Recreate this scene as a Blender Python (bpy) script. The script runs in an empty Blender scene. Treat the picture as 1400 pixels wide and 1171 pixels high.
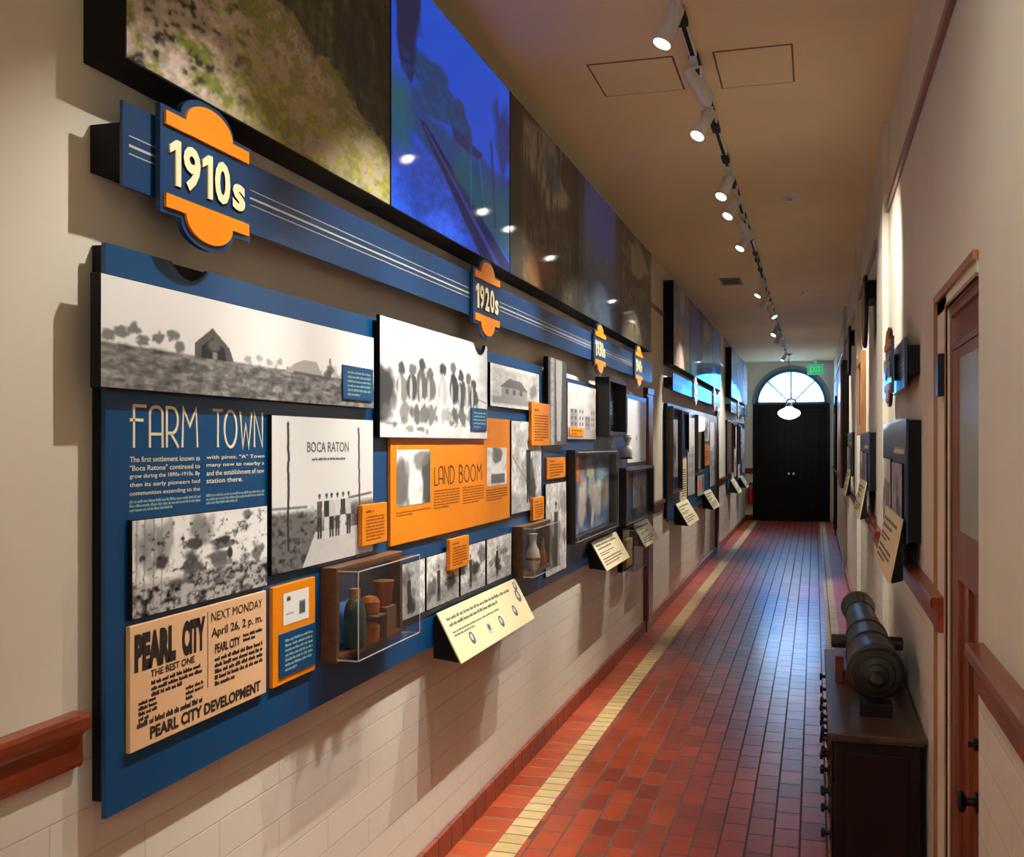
import bpy, bmesh, math, random
import numpy as np
from mathutils import Vector, Matrix
SC = bpy.context.scene
COL = SC.collection
# ------------------------------------------------------------------ camera
FPX, W, Hh = 1430.0, 1400, 1171
VPX, VPY, EYE = 1114.0, 606.0, 1.65
cam = bpy.data.cameras.new('camera'); camo = bpy.data.objects.new('camera', cam); COL.objects.link(camo)
cam.sensor_fit = 'HORIZONTAL'; cam.sensor_width = 36.0; cam.lens = 36.0 * FPX / W
cam.shift_y = (VPY - Hh / 2) / W
cam.clip_start = 0.05
camo.location = (0, 0, EYE); camo.rotation_euler = (math.pi / 2, 0, math.atan((VPX - 700) / FPX))
SC.camera = camo
SC.view_settings.view_transform = 'Standard'; SC.view_settings.look = 'None'
SC.view_settings.gamma = 1.0; SC.view_settings.use_curve_mapping = False
SC.view_settings.exposure = 0.50
# ------------------------------------------------------------------ light constants
SPOT_W = 158.0          # each track head
GLOBE_W = 26.0         # added, unseen rear pendant only
SKY_STRENGTH = 24.0
WARM = (1.0, 0.965, 0.90)
world = bpy.data.worlds.new('world'); SC.world = world; world.use_nodes = True
wn, wlk = world.node_tree.nodes, world.node_tree.links
bgn = wn['Background']; bgn.inputs[1].default_value = SKY_STRENGTH
wtc = wn.new('ShaderNodeTexCoord'); wno = wn.new('ShaderNodeTexNoise'); wno.inputs['Scale'].default_value = 9.0
wno.inputs['Detail'].default_value = 3.0
wrp = wn.new('ShaderNodeValToRGB'); wrp.color_ramp.elements[0].position = 0.42; wrp.color_ramp.elements[1].position = 0.62
wrp.color_ramp.elements[0].color = (0.04, 0.34, 1.0, 1); wrp.color_ramp.elements[1].color = (0.55, 0.82, 1.0, 1)
wlk.new(wtc.outputs['Generated'], wno.inputs['Vector']); wlk.new(wno.outputs['Fac'], wrp.inputs['Fac']); wlk.new(wrp.outputs['Color'], bgn.inputs[0])
# ------------------------------------------------------------------ room dimensions
XL, XR, ZC, YE, YB = -1.44, 0.385, 3.39, 23.0, -3.2

# ------------------------------------------------------------------ materials
def lin(c):
    return tuple(((v / 12.92) if v <= 0.04045 else ((v + 0.055) / 1.055) ** 2.4) for v in c)
def rgb(r, g, b): return lin((r / 255, g / 255, b / 255))
def pm(name, col, rough=0.5, metal=0.0, var=0.0, scale=6.0, bump=0.0, bscale=60.0, stretch=None, col2=None, coat=0.0, spec=0.5):
    m = bpy.data.materials.new(name); m.use_nodes = True
    n, l = m.node_tree.nodes, m.node_tree.links; b = n['Principled BSDF']
    b.inputs['Base Color'].default_value = (*col, 1); b.inputs['Roughness'].default_value = rough
    b.inputs['Metallic'].default_value = metal; b.inputs['Coat Weight'].default_value = coat
    b.inputs['Specular IOR Level'].default_value = spec
    tc = n.new('ShaderNodeTexCoord'); mp = n.new('ShaderNodeMapping'); l.new(tc.outputs['Object'], mp.inputs[0])
    if stretch: mp.inputs['Scale'].default_value = stretch
    if var or col2:
        t = n.new('ShaderNodeTexNoise'); t.inputs['Scale'].default_value = scale; t.inputs['Detail'].default_value = 5
        l.new(mp.outputs[0], t.inputs['Vector'])
        r = n.new('ShaderNodeValToRGB'); l.new(t.outputs['Fac'], r.inputs['Fac'])
        c2 = col2 or tuple(min(1, v * (1 + var)) for v in col); c1 = col if col2 else tuple(v * (1 - var) for v in col)
        r.color_ramp.elements[0].position = 0.35; r.color_ramp.elements[1].position = 0.65
        r.color_ramp.elements[0].color = (*c1, 1); r.color_ramp.elements[1].color = (*c2, 1)
        l.new(r.outputs[0], b.inputs['Base Color'])
    if bump:
        t2 = n.new('ShaderNodeTexNoise'); t2.inputs['Scale'].default_value = bscale; t2.inputs['Detail'].default_value = 4
        l.new(mp.outputs[0], t2.inputs['Vector'])
        bp = n.new('ShaderNodeBump'); bp.inputs['Strength'].default_value = bump; bp.inputs['Distance'].default_value = 0.004
        l.new(t2.outputs['Fac'], bp.inputs['Height']); l.new(bp.outputs[0], b.inputs['Normal'])
    return m
def brick(name, c1, c2, mortar, bw, rh, ms, swap, rough=0.4, off=0.5, bump=0.4, shift=(0, 0), coat=0.0):
    m = bpy.data.materials.new(name); m.use_nodes = True
    n, l = m.node_tree.nodes, m.node_tree.links; b = n['Principled BSDF']
    tc = n.new('ShaderNodeTexCoord'); sp = n.new('ShaderNodeSeparateXYZ'); cb = n.new('ShaderNodeCombineXYZ')
    l.new(tc.outputs['Object'], sp.inputs[0])
    l.new(sp.outputs[swap[0]], cb.inputs[0]); l.new(sp.outputs[swap[1]], cb.inputs[1])
    ad = n.new('ShaderNodeVectorMath'); ad.operation = 'ADD'; ad.inputs[1].default_value = (shift[0], shift[1], 0)
    l.new(cb.outputs[0], ad.inputs[0])
    t = n.new('ShaderNodeTexBrick'); l.new(ad.outputs[0], t.inputs['Vector'])
    t.inputs['Scale'].default_value = 1.0; t.inputs['Brick Width'].default_value = bw; t.inputs['Row Height'].default_value = rh
    t.inputs['Mortar Size'].default_value = ms; t.inputs['Mortar Smooth'].default_value = 0.3; t.offset = off
    t.inputs['Color1'].default_value = (*c1, 1); t.inputs['Color2'].default_value = (*c2, 1); t.inputs['Mortar'].default_value = (*mortar, 1)
    ns = n.new('ShaderNodeTexNoise'); ns.inputs['Scale'].default_value = 14; ns.inputs['Detail'].default_value = 5; l.new(tc.outputs['Object'], ns.inputs['Vector'])
    mx = n.new('ShaderNodeMix'); mx.data_type = 'RGBA'; mx.blend_type = 'OVERLAY'; mx.inputs[0].default_value = 0.35
    l.new(t.outputs['Color'], mx.inputs[6]); l.new(ns.outputs['Color'], mx.inputs[7])
    hs = n.new('ShaderNodeHueSaturation'); hs.inputs['Saturation'].default_value = 1.0; l.new(mx.outputs[2], hs.inputs['Color'])
    l.new((t.outputs['Color'] if ms < 0.004 else hs.outputs[0]), b.inputs['Base Color'])
    rr = n.new('ShaderNodeMapRange'); rr.inputs[3].default_value = rough; rr.inputs[4].default_value = 0.8
    l.new(t.outputs['Fac'], rr.inputs[0]); l.new(rr.outputs[0], b.inputs['Roughness'])
    inv = n.new('ShaderNodeMath'); inv.operation = 'SUBTRACT'; inv.inputs[0].default_value = 1.0; l.new(t.outputs['Fac'], inv.inputs[1])
    bp = n.new('ShaderNodeBump'); bp.inputs['Strength'].default_value = bump; bp.inputs['Distance'].default_value = 0.003
    l.new(inv.outputs[0], bp.inputs['Height'])
    n2 = n.new('ShaderNodeTexNoise'); n2.inputs['Scale'].default_value = 7; l.new(tc.outputs['Object'], n2.inputs['Vector'])
    bp2 = n.new('ShaderNodeBump'); bp2.inputs['Strength'].default_value = 0.25; bp2.inputs['Distance'].default_value = 0.01
    l.new(n2.outputs['Fac'], bp2.inputs['Height']); l.new(bp.outputs[0], bp2.inputs['Normal']); l.new(bp2.outputs[0], b.inputs['Normal'])
    b.inputs['Coat Weight'].default_value = coat; b.inputs['Coat Roughness'].default_value = 0.15
    return m
M = {}
M['plaster'] = pm('cream_plaster', rgb(216, 206, 186), 0.75, var=0.04, scale=2.0, bump=0.15, bscale=40)
M['ceiling'] = pm('ceiling_plaster', rgb(240, 222, 176), 0.85, var=0.03, scale=1.5)
M['wbrick'] = brick('painted_brick', rgb(224, 216, 200), rgb(221, 213, 197), rgb(208, 199, 181), 0.61, 0.10, 0.0025, (1, 2), rough=0.45, bump=0.6)
M['floor'] = brick('quarry_tile', rgb(176, 66, 24), rgb(128, 42, 18), rgb(84, 62, 46), 0.205, 0.107, 0.0055, (1, 0), rough=0.30, shift=(0, 0.02), coat=0.12)
M['border'] = brick('border_tile', rgb(186, 78, 32), rgb(160, 58, 24), rgb(140, 96, 70), 0.60, 0.150, 0.006, (0, 1), rough=0.36, off=0.0, shift=(3.0, 0))
M['stripe'] = brick('stripe_tile', rgb(214, 186, 128), rgb(196, 166, 108), rgb(120, 96, 66), 0.60, 0.098, 0.006, (0, 1), rough=0.45, off=0.0, shift=(3.0, 0.03))
M['cove'] = brick('cove_tile', rgb(150, 62, 30), rgb(126, 48, 22), rgb(92, 60, 44), 0.152, 0.40, 0.006, (1, 2), rough=0.38, off=0.0, shift=(0, 0.2))
M['wood'] = pm('stained_wood', rgb(112, 44, 18), 0.32, col2=rgb(150, 66, 26), scale=5, stretch=(6, 0.6, 6), coat=0.25)
M['woodv'] = pm('stained_wood_upright', rgb(104, 44, 22), 0.35, col2=rgb(140, 66, 34), scale=5, stretch=(6, 6, 0.5), coat=0.2)
M['cherry'] = pm('cherry_rail', rgb(96, 18, 8), 0.3, col2=rgb(122, 30, 12), scale=5, stretch=(6, 0.6, 6), coat=0.3)
M['lightwood'] = pm('pale_wood', rgb(172, 120, 72), 0.45, col2=rgb(150, 98, 54), scale=5, stretch=(5, 5, 0.5))
M['darkwood'] = pm('dark_wood', rgb(22, 14, 9), 0.45, col2=rgb(36, 24, 16), scale=5, stretch=(6, 6, 0.5), coat=0.15)
M['walnut'] = pm('walnut_frame', rgb(84, 54, 32), 0.45, col2=rgb(112, 74, 44), scale=7, stretch=(4, 0.6, 4))
M['doordark'] = pm('ebony_door', rgb(9, 6, 6), 0.5, spec=0.2, col2=rgb(16, 10, 9), scale=5, stretch=(6, 6, 0.5))
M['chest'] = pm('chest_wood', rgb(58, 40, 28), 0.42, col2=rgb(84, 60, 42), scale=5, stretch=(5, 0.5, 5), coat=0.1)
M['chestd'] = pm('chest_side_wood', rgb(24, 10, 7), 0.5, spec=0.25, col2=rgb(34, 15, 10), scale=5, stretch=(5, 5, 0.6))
M['black'] = pm('matt_black', rgb(10, 9, 8), 0.6, var=0.1, spec=0.25)
M['blackm'] = pm('black_metal', rgb(20, 20, 20), 0.35, 0.6, var=0.1)
M['blue'] = pm('blue_laminate', rgb(8, 72, 118), 0.32, var=0.04, scale=3, coat=0.1)
M['navy'] = pm('navy_laminate', rgb(24, 60, 100), 0.30, var=0.04, scale=3, coat=0.2)
M['orange'] = pm('orange_laminate', rgb(240, 140, 8), 0.4, var=0.03, scale=5)
M['cream'] = pm('cream_print', rgb(242, 226, 176), 0.45, var=0.02)
M['inkcream'] = pm('cream_ink', rgb(238, 224, 188), 0.5, var=0.02)
M['inkgrey'] = pm('pale_green_ink', rgb(140, 172, 170), 0.5, var=0.02)
M['inkbrown'] = pm('brown_ink', rgb(150, 80, 20), 0.5, var=0.05)
M['inkblack'] = pm('black_ink', rgb(44, 34, 28), 0.6, var=0.05)
M['inkgold'] = pm('dull_gold_ink', rgb(176, 168, 146), 0.5, var=0.03)
M['white'] = pm('white_paint', rgb(226, 226, 222), 0.4, var=0.02)
M['ivory'] = pm('ivory_ceramic', rgb(232, 226, 208), 0.3, var=0.03)
M['copper'] = pm('copper', rgb(176, 104, 64), 0.4, 0.7, var=0.15, scale=20)
M['amber'] = pm('amber_glaze', rgb(168, 96, 36), 0.25, var=0.2, scale=30)
M['green'] = pm('dark_green_canvas', rgb(44, 58, 40), 0.7, var=0.25, scale=25)
M['teal'] = pm('green_glaze', rgb(20, 128, 84), 0.25, var=0.2, scale=20)
M['red'] = pm('red_enamel', rgb(170, 20, 20), 0.3, var=0.05)
M['bronze'] = pm('cannon_bronze', rgb(38, 36, 33), 0.42, 0.45, col2=rgb(62, 59, 52), scale=14, bump=0.35, bscale=80)
M['chrome'] = pm('steel', rgb(170, 170, 168), 0.25, 0.9, var=0.05)
M['frost'] = pm('frosted_glass', rgb(150, 152, 140), 0.35, var=0.06, scale=1.2)
M['edge'] = pm('acrylic_edge', rgb(206, 204, 206), 0.25, var=0.02)
M['stone'] = pm('outside_white_wall', rgb(235, 238, 240), 0.8, var=0.03)
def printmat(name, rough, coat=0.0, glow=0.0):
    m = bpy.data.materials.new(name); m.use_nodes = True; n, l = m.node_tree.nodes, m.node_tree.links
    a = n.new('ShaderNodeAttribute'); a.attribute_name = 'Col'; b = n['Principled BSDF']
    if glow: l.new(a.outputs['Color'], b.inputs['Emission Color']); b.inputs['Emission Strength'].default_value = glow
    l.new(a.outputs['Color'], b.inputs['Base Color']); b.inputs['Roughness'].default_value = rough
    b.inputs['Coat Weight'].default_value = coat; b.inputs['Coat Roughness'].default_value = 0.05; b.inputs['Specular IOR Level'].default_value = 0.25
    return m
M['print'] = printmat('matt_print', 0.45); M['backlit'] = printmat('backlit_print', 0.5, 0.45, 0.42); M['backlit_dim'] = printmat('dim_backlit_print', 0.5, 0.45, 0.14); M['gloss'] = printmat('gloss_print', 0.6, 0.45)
def emis(name, col, s):
    m = bpy.data.materials.new(name); m.use_nodes = True; b = m.node_tree.nodes['Principled BSDF']
    b.inputs['Base Color'].default_value = (*col, 1); b.inputs['Emission Color'].default_value = (*col, 1); b.inputs['Emission Strength'].default_value = s
    return m
M['lens'] = emis('lamp_lens', (1.0, 0.93, 0.82), 14.0)
M['globe'] = emis('opal_globe', (0.95, 0.97, 1.0), 5.0)
M['exit'] = emis('exit_green', (0.0, 0.40, 0.12), 0.7)
def acrylic():
    m = bpy.data.materials.new('clear_acrylic'); m.use_nodes = True; n, l = m.node_tree.nodes, m.node_tree.links
    n.remove(n['Principled BSDF']); out = n['Material Output']
    t = n.new('ShaderNodeBsdfTransparent'); t.inputs[0].default_value = (0.93, 0.94, 0.95, 1)
    g = n.new('ShaderNodeBsdfGlossy'); g.inputs['Roughness'].default_value = 0.03
    fc = n.new('ShaderNodeLayerWeight'); fc.inputs[0].default_value = 0.5
    pw = n.new('ShaderNodeMath'); pw.operation = 'POWER'; pw.inputs[1].default_value = 4.0; l.new(fc.outputs['Facing'], pw.inputs[0])
    lw = n.new('ShaderNodeMapRange'); lw.inputs[3].default_value = 0.03; lw.inputs[4].default_value = 0.30; l.new(pw.outputs[0], lw.inputs[0])
    mx = n.new('ShaderNodeMixShader'); l.new(lw.outputs[0], mx.inputs[0]); l.new(t.outputs[0], mx.inputs[1]); l.new(g.outputs[0], mx.inputs[2])
    l.new(mx.outputs[0], out.inputs[0]); return m
M['acrylic'] = acrylic()

# ------------------------------------------------------------------ mesh building
class Fr:
    """a flat working frame: u and v on the surface, n out of it"""
    def __init__(s, O, U, V): s.O, s.U, s.V = Vector(O), Vector(U).normalized(), Vector(V).normalized(); s.N = s.U.cross(s.V)
    def p(s, u, v, n=0.0): return s.O + s.U * u + s.V * v + s.N * n
def LF(x): return Fr((x, 0, 0), (0, 1, 0), (0, 0, 1))        # left wall: u = y, v = z
def RF(x): return Fr((x, 0, 0), (0, -1, 0), (0, 0, 1))       # right wall: u = -y
WF = Fr((0, 0, 0), (1, 0, 0), (0, 1, 0))
class MB:
    def __init__(s): s.v, s.f, s.m = [], [], []
    def add(s, vs, fs, mi=0):
        o = len(s.v); s.v += [tuple(v) for v in vs]; s.f += [tuple(i + o for i in f) for f in fs]; s.m += [mi] * len(fs); return s
    def box(s, x0, x1, y0, y1, z0, z1, mi=0):
        return s.fbox(WF, x0, x1, y0, y1, z0, z1, mi)
    def fbox(s, F, u0, u1, v0, v1, n0, n1, mi=0):
        vs = [F.p(u, v, n) for n in (n0, n1) for v in (v0, v1) for u in (u0, u1)]
        return s.add(vs, [(0, 2, 3, 1), (4, 5, 7, 6), (0, 1, 5, 4), (2, 6, 7, 3), (0, 4, 6, 2), (1, 3, 7, 5)], mi)
    def prism(s, F, pts, n0, n1, mi=0):
        k = len(pts); vs = [F.p(u, v, n0) for u, v in pts] + [F.p(u, v, n1) for u, v in pts]
        fs = [tuple(range(k - 1, -1, -1)), tuple(range(k, 2 * k))] + [(i, (i + 1) % k, k + (i + 1) % k, k + i) for i in range(k)]
        return s.add(vs, fs, mi)
    def lathe(s, P, A, prof, n=24, mi=0):
        """prof = (distance along axis A from P, radius)"""
        P, A = Vector(P), Vector(A).normalized(); a = A.orthogonal().normalized(); b = A.cross(a)
        vs = []; k = len(prof)
        for d, r in prof:
            for i in range(n):
                t = 2 * math.pi * i / n; vs.append(P + A * d + (a * math.cos(t) + b * math.sin(t)) * max(r, 1e-5))
        fs = [(j * n + i, j * n + (i + 1) % n, (j + 1) * n + (i + 1) % n, (j + 1) * n + i) for j in range(k - 1) for i in range(n)]
        fs += [tuple(range(n - 1, -1, -1)), tuple((k - 1) * n + i for i in range(n))]
        return s.add(vs, fs, mi)
    def tube(s, pts, r, n=10, mi=0):
        for a, b in zip(pts[:-1], pts[1:]):
            a, b = Vector(a), Vector(b); s.lathe(a, b - a, [(0, r), ((b - a).length, r)], n, mi)
        return s
    def ribbon(s, F, pts, w, n0, n1, mi=0):
        """flat stroke of width w along a polyline, with mitred joins"""
        k = len(pts); L, R = [], []
        for i in range(k):
            p = Vector(pts[i]); a = Vector(pts[max(i - 1, 0)]); b = Vector(pts[min(i + 1, k - 1)])
            d1 = (p - a).normalized() if i else (b - p).normalized(); d2 = (b - p).normalized() if i < k - 1 else d1
            t = d1 + d2; t = t.normalized() if t.length > 0.2 else d1
            q = Vector((-t.y, t.x)); h = w / 2 / max(0.5, q.dot(Vector((-d1.y, d1.x)))); L.append(p + q * h); R.append(p - q * h)
        return s.prism(F, [(p.x, p.y) for p in R] + [(p.x, p.y) for p in reversed(L)], n0, n1, mi)
WPOS = {}
def build(name, mb, mats, parent=None, bevel=0.0, smooth=False, seg=2, weld=False):
    if not isinstance(mats, (list, tuple)): mats = [mats]
    me = bpy.data.meshes.new(name); V = np.array(mb.v, dtype=float)
    lo, hi = V.min(0), V.max(0); base = np.array([(lo[0] + hi[0]) / 2, (lo[1] + hi[1]) / 2, lo[2]])
    me.from_pydata((V - base).tolist(), [], mb.f)
    for m in mats: me.materials.append(m)
    me.polygons.foreach_set('material_index', mb.m)
    bm = bmesh.new(); bm.from_mesh(me)
    ng = [f for f in bm.faces if len(f.verts) > 4]
    if weld: bmesh.ops.remove_doubles(bm, verts=bm.verts, dist=1e-5)
    if ng and not smooth and bevel == 0: bmesh.ops.triangulate(bm, faces=ng)
    bmesh.ops.recalc_face_normals(bm, faces=bm.faces)
    bm.to_mesh(me); bm.free()
    if smooth:
        me.polygons.foreach_set('use_smooth', [True] * len(me.polygons))
        me.set_sharp_from_angle(angle=math.radians(35))
    o = bpy.data.objects.new(name, me); COL.objects.link(o)
    link(o, parent, base)
    if bevel:
        b = o.modifiers.new('bevel', 'BEVEL'); b.width = bevel; b.segments = seg; b.limit_method = 'ANGLE'; b.angle_limit = math.radians(40)
    return o
def link(o, parent, base):
    base = Vector([float(c) for c in base]); WPOS[o.name] = base
    if parent: o.parent = parent; o.location = base - WPOS[parent.name]
    else: o.location = base
def empty(name, loc):
    o = bpy.data.objects.new(name, None); COL.objects.link(o); o.empty_display_size = 0.05; link(o, None, loc); return o
def tag(o, label, cat, group=None, kind=None):
    o['label'] = label; o['category'] = cat
    if group: o['group'] = group
    if kind: o['kind'] = kind
    return o
def struct(o, label=None):
    o['kind'] = 'structure'
    if label: o['label'] = label
    return o
# ------------------------------------------------------------------ lettering
def glyphs(F, s, u0, u1, v0, v1, n0, th, mb, mi=0, bold=0.0, just=None):
    c = bpy.data.curves.new('t', 'FONT'); c.body = s; c.size = 1.0; c.resolution_u = 3; c.offset = bold
    o = bpy.data.objects.new('t', c); me = bpy.data.meshes.new_from_object(o)
    V = np.array([v.co[:] for v in me.vertices]); fs = [tuple(p.vertices) for p in me.polygons]
    bpy.data.objects.remove(o); bpy.data.curves.remove(c); bpy.data.meshes.remove(me)
    if len(V) == 0: return
    lo, hi = V.min(0), V.max(0); sv = (v1 - v0) / max(hi[1] - lo[1], 1e-6); su = (u1 - u0) / max(hi[0] - lo[0], 1e-6)
    if just: su = min(su, sv * just)
    P = [(u0 + (x - lo[0]) * su, v0 + (y - lo[1]) * sv) for x, y, _ in V]
    mb.add([F.p(u, v, n0 + th) for u, v in P], fs, mi)
def arc(cx, cy, rx, ry, a0, a1, k=12):
    return [(cx + rx * math.cos(math.radians(a0 + (a1 - a0) * i / k)), cy + ry * math.sin(math.radians(a0 + (a1 - a0) * i / k))) for i in range(k + 1)]
DECO = {  # tall thin deco capitals, unit height, (advance, strokes)
    'F': (0.42, [[(0.06, 0), (0.06, 1), (0.38, 1)], [(-0.04, 0.66), (0.30, 0.66)]]),
    'A': (0.46, [[(0.05, 0)] + arc(0.22, 0.83, 0.17, 0.17, 180, 0, 8) + [(0.39, 0)], [(0.05, 0.33), (0.39, 0.33)]]),
    'R': (0.44, [[(0.05, 0), (0.05, 1), (0.18, 1)] + arc(0.20, 0.68, 0.16, 0.32, 90, -90, 10) + [(0.06, 0.36)], [(0.16, 0.36), (0.38, 0)]]),
    'M': (0.58, [[(0.05, 0), (0.08, 1), (0.27, 0.55), (0.46, 1), (0.50, 0)]]),
    'T': (0.38, [[(0.0, 1), (0.36, 1)], [(0.18, 0), (0.18, 1)]]),
    'O': (0.60, [arc(0.27, 0.5, 0.23, 0.5, 90, 450, 24)]),
    'W': (0.56, [[(0.04, 1), (0.14, 0), (0.26, 0.62), (0.38, 0), (0.50, 1)]]),
    'N': (0.46, [[(0.05, 0), (0.05, 1), (0.38, 0), (0.38, 1)]]),
    'L': (0.34, [[(0.05, 1), (0.05, 0), (0.30, 0)]]),
    'D': (0.50, [[(0.05, 0), (0.05, 1), (0.14, 1)] + arc(0.14, 0.5, 0.28, 0.5, 90, -90, 12) + [(0.05, 0)]]),
    'B': (0.46, [[(0.05, 0), (0.05, 1), (0.16, 1)] + arc(0.16, 0.77, 0.17, 0.23, 90, -90, 8) + [(0.06, 0.54)], [(0.16, 0.54)] + arc(0.16, 0.27, 0.22, 0.27, 90, -90, 8) + [(0.05, 0)]]),
    ' ': (0.30, [])}
def deco(F, s, u0, u1, v0, v1, n0, th, mb, wt=0.06, mi=0):
    tot = sum(DECO[c][0] for c in s); su = (u1 - u0) / tot; sv = v1 - v0; x = u0
    for c in s:
        adv, st = DECO[c]
        for q in st: mb.ribbon(F, [(x + a * su, v0 + b * sv) for a, b in q], wt * sv, n0, n0 + th, mi)
        x += adv * su
def words(F, mb, u0, u1, v0, v1, rows, seed, n0=0.0, mi=0, fill=0.62, short_last=True, th=0.0006):
    """rows of small unreadable lettering: short uneven word marks"""
    r = random.Random(seed); ph = (v1 - v0) / rows
    for i in range(rows):
        vb = v1 - (i + 1) * ph; end = u1 if not (short_last and i == rows - 1) else u0 + (u1 - u0) * r.uniform(0.4, 0.8); u = u0
        while u < end:
            wd = r.uniform(1.2, 4.6) * ph * 0.62; e = min(u + wd, end)
            if e - u > ph * 0.3:
                x = u
                while x < e:                       # letters of a word
                    lw = ph * 0.30; t = min(x + lw, e); hh = r.choice((0.62, 0.62, 0.9))
                    mb.fbox(F, x, t, vb + ph * 0.16, vb + ph * (0.16 + fill * hh), n0, n0 + th, mi); x = t + ph * 0.09
            u = e + ph * 0.38
# ------------------------------------------------------------------ painted prints
class Cv:
    def __init__(s, w, h, res, base):
        s.nx, s.ny = max(8, int(w / res)) + 1, max(8, int(h / res)) + 1
        s.w, s.h = w, h; X, Y = np.meshgrid(np.linspace(0, 1, s.nx), np.linspace(0, 1, s.ny)); s.X, s.Y = X, Y
        s.c = np.zeros((s.ny, s.nx, 3)) + np.array(base) / 255.0; s.asp = w / h
    def noise(s, fx, fy, seed, oct=3, rough=0.55):
        rs = np.random.RandomState(seed); tot = np.zeros_like(s.X); amp, A = 1.0, 0
        for o in range(oct):
            gx, gy = max(2, int(fx * 2 ** o)) + 2, max(2, int(fy * 2 ** o)) + 2; g = rs.rand(gy + 1, gx + 1)
            x, y = s.X * (gx - 1), s.Y * (gy - 1); ix, iy = x.astype(int), y.astype(int); tx, ty = x - ix, y - iy
            tx, ty = tx * tx * (3 - 2 * tx), ty * ty * (3 - 2 * ty)
            v = (g[iy, ix] * (1 - tx) + g[iy, ix + 1] * tx) * (1 - ty) + (g[iy + 1, ix] * (1 - tx) + g[iy + 1, ix + 1] * tx) * ty
            tot += v * amp; A += amp; amp *= rough
        return tot / A
    def mix(s, m, col):
        m = np.clip(m, 0, 1)[..., None]; col = np.array(col) / 255.0; s.c = s.c * (1 - m) + col * m; return s
    def mul(s, f): s.c = np.clip(s.c * f[..., None], 0, 1)
    def sm(s, d, w): return np.clip(0.5 - d / w, 0, 1)
    def ell(s, cx, cy, rx, ry, col, a=1.0, soft=0.25, rg=0.0, seed=1):
        d = np.sqrt(((s.X - cx) / rx) ** 2 + ((s.Y - cy) / ry) ** 2) - 1
        if rg: d = d + (s.noise(1.2 / rx, 1.2 / ry, seed, 2) - 0.5) * rg
        return s.mix(s.sm(d, soft) * a, col)
    def rect(s, x0, y0, x1, y1, col, a=1.0, soft=0.006):
        m = s.sm(x0 - s.X, soft) * s.sm(s.X - x1, soft) * s.sm(y0 - s.Y, soft) * s.sm(s.Y - y1, soft); return s.mix(m * a, col)
    def poly(s, pts, col, a=1.0):
        ins = np.zeros(s.X.shape, bool); k = len(pts)
        for i in range(k):
            (xa, ya), (xb, yb) = pts[i], pts[(i + 1) % k]
            if ya == yb: continue
            cnd = ((ya > s.Y) != (yb > s.Y)) & (s.X < (xb - xa) * (s.Y - ya) / (yb - ya) + xa); ins ^= cnd
        return s.mix(ins * a, col)
    def line(s, x0, y0, x1, y1, w, col, a=1.0, wob=0.0, seed=3):
        X = s.X * s.asp; xa, xb = x0 * s.asp, x1 * s.asp
        if wob: X = X + (s.noise(3, 14, seed) - 0.5) * wob
        dx, dy = xb - xa, y1 - y0; L = dx * dx + dy * dy + 1e-9
        t = np.clip(((X - xa) * dx + (s.Y - y0) * dy) / L, 0, 1); d = np.sqrt((X - xa - t * dx) ** 2 + (s.Y - y0 - t * dy) ** 2) - w / 2
        return s.mix(s.sm(d, 0.012) * a, col)
    def tree(s, x, y, h, g, seed, a=0.85):
        s.line(x, y, x, y + h * 0.6, h * 0.07, (g * .8,) * 3, a)
        r = random.Random(seed)
        for i in range(5): s.ell(x + r.uniform(-.3, .3) * h / s.asp, y + h * r.uniform(.5, .95), h * .24 / s.asp, h * .2, (g,) * 3, a * .8, 0.5, 1.4, seed + i)
    def person(s, x, y, h, top, bot, seed=0, hat=None):
        a = s.asp; w = h * 0.13 / a
        s.ell(x, y + h * .93, w * .42, h * .062, (120, 112, 108)); s.ell(x, y + h * .96, w * .5, h * .03, hat or (50, 46, 44))
        s.poly([(x - w, y + h * .84), (x + w, y + h * .84), (x + w * .9, y + h * .45), (x - w * .9, y + h * .45)], top)
        s.poly([(x - w * .9, y + h * .47), (x + w * .9, y + h * .47), (x + w * .8, y), (x + w * .15, y), (x, y + h * .35), (x - w * .15, y), (x - w * .8, y)], bot)
GR = lambda v: (v, v * 0.985, v * 0.965)
def ph_farm(c):
    c.mix(np.clip(c.Y * 1.2, 0, 1) * .5, GR(240))
    n = c.noise(40, 26, 2, 3); m = c.sm(c.Y - (0.40 - .05 * c.X), .02)
    c.mix(m, GR(128)); c.mul(1 - m * (n - .5) * 1.1); c.mix(m * c.sm(np.abs(c.Y - .25), .06) * .4, GR(80))
    for i, x in enumerate((.02, .045, .08, .1, .14, .18, .2)): c.ell(x, .46 + .05 * (i % 3), .016, .05, GR(90), .75, .5, 1.3, i)
    c.poly([(.245, .38), (.245, .52), (.30, .70), (.355, .52), (.37, .38)], GR(96)); c.poly([(.265, .38), (.265, .5), (.30, .6), (.34, .5), (.345, .38)], GR(52))
    c.mul(1 - c.sm(c.Y - .42, .02) * np.clip(c.noise(60, 12, 12, 2) - .5, 0, 1) * .8); c.ell(.305, .52, .02, .06, GR(120), .8, .6); c.rect(.30, .38, .315, .45, GR(150))
    for i, x in enumerate((.42, .46, .50, .54)): c.ell(x, .43 + .03 * (i % 2), .012, .035, GR(150), .7, .6, 1, i + 9)
    c.poly([(.56, .35), (.60, .46), (.64, .52), (.70, .52), (.73, .36)], GR(176)); c.line(.60, .36, .72, .345, .03, GR(80), .8)
    for i, x in enumerate((.75, .77, .84, .86)): c.ell(x, .38 + .05 * (i % 2), .016, .07, GR(80), .8, .5, 1.3, i + 20)
    c.ell(.765, .56, .006, .04, GR(110), .8); c.ell(.935, .50, .007, .04, GR(60), .9); c.ell(.79, .42, .01, .1, GR(170), .5)
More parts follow.
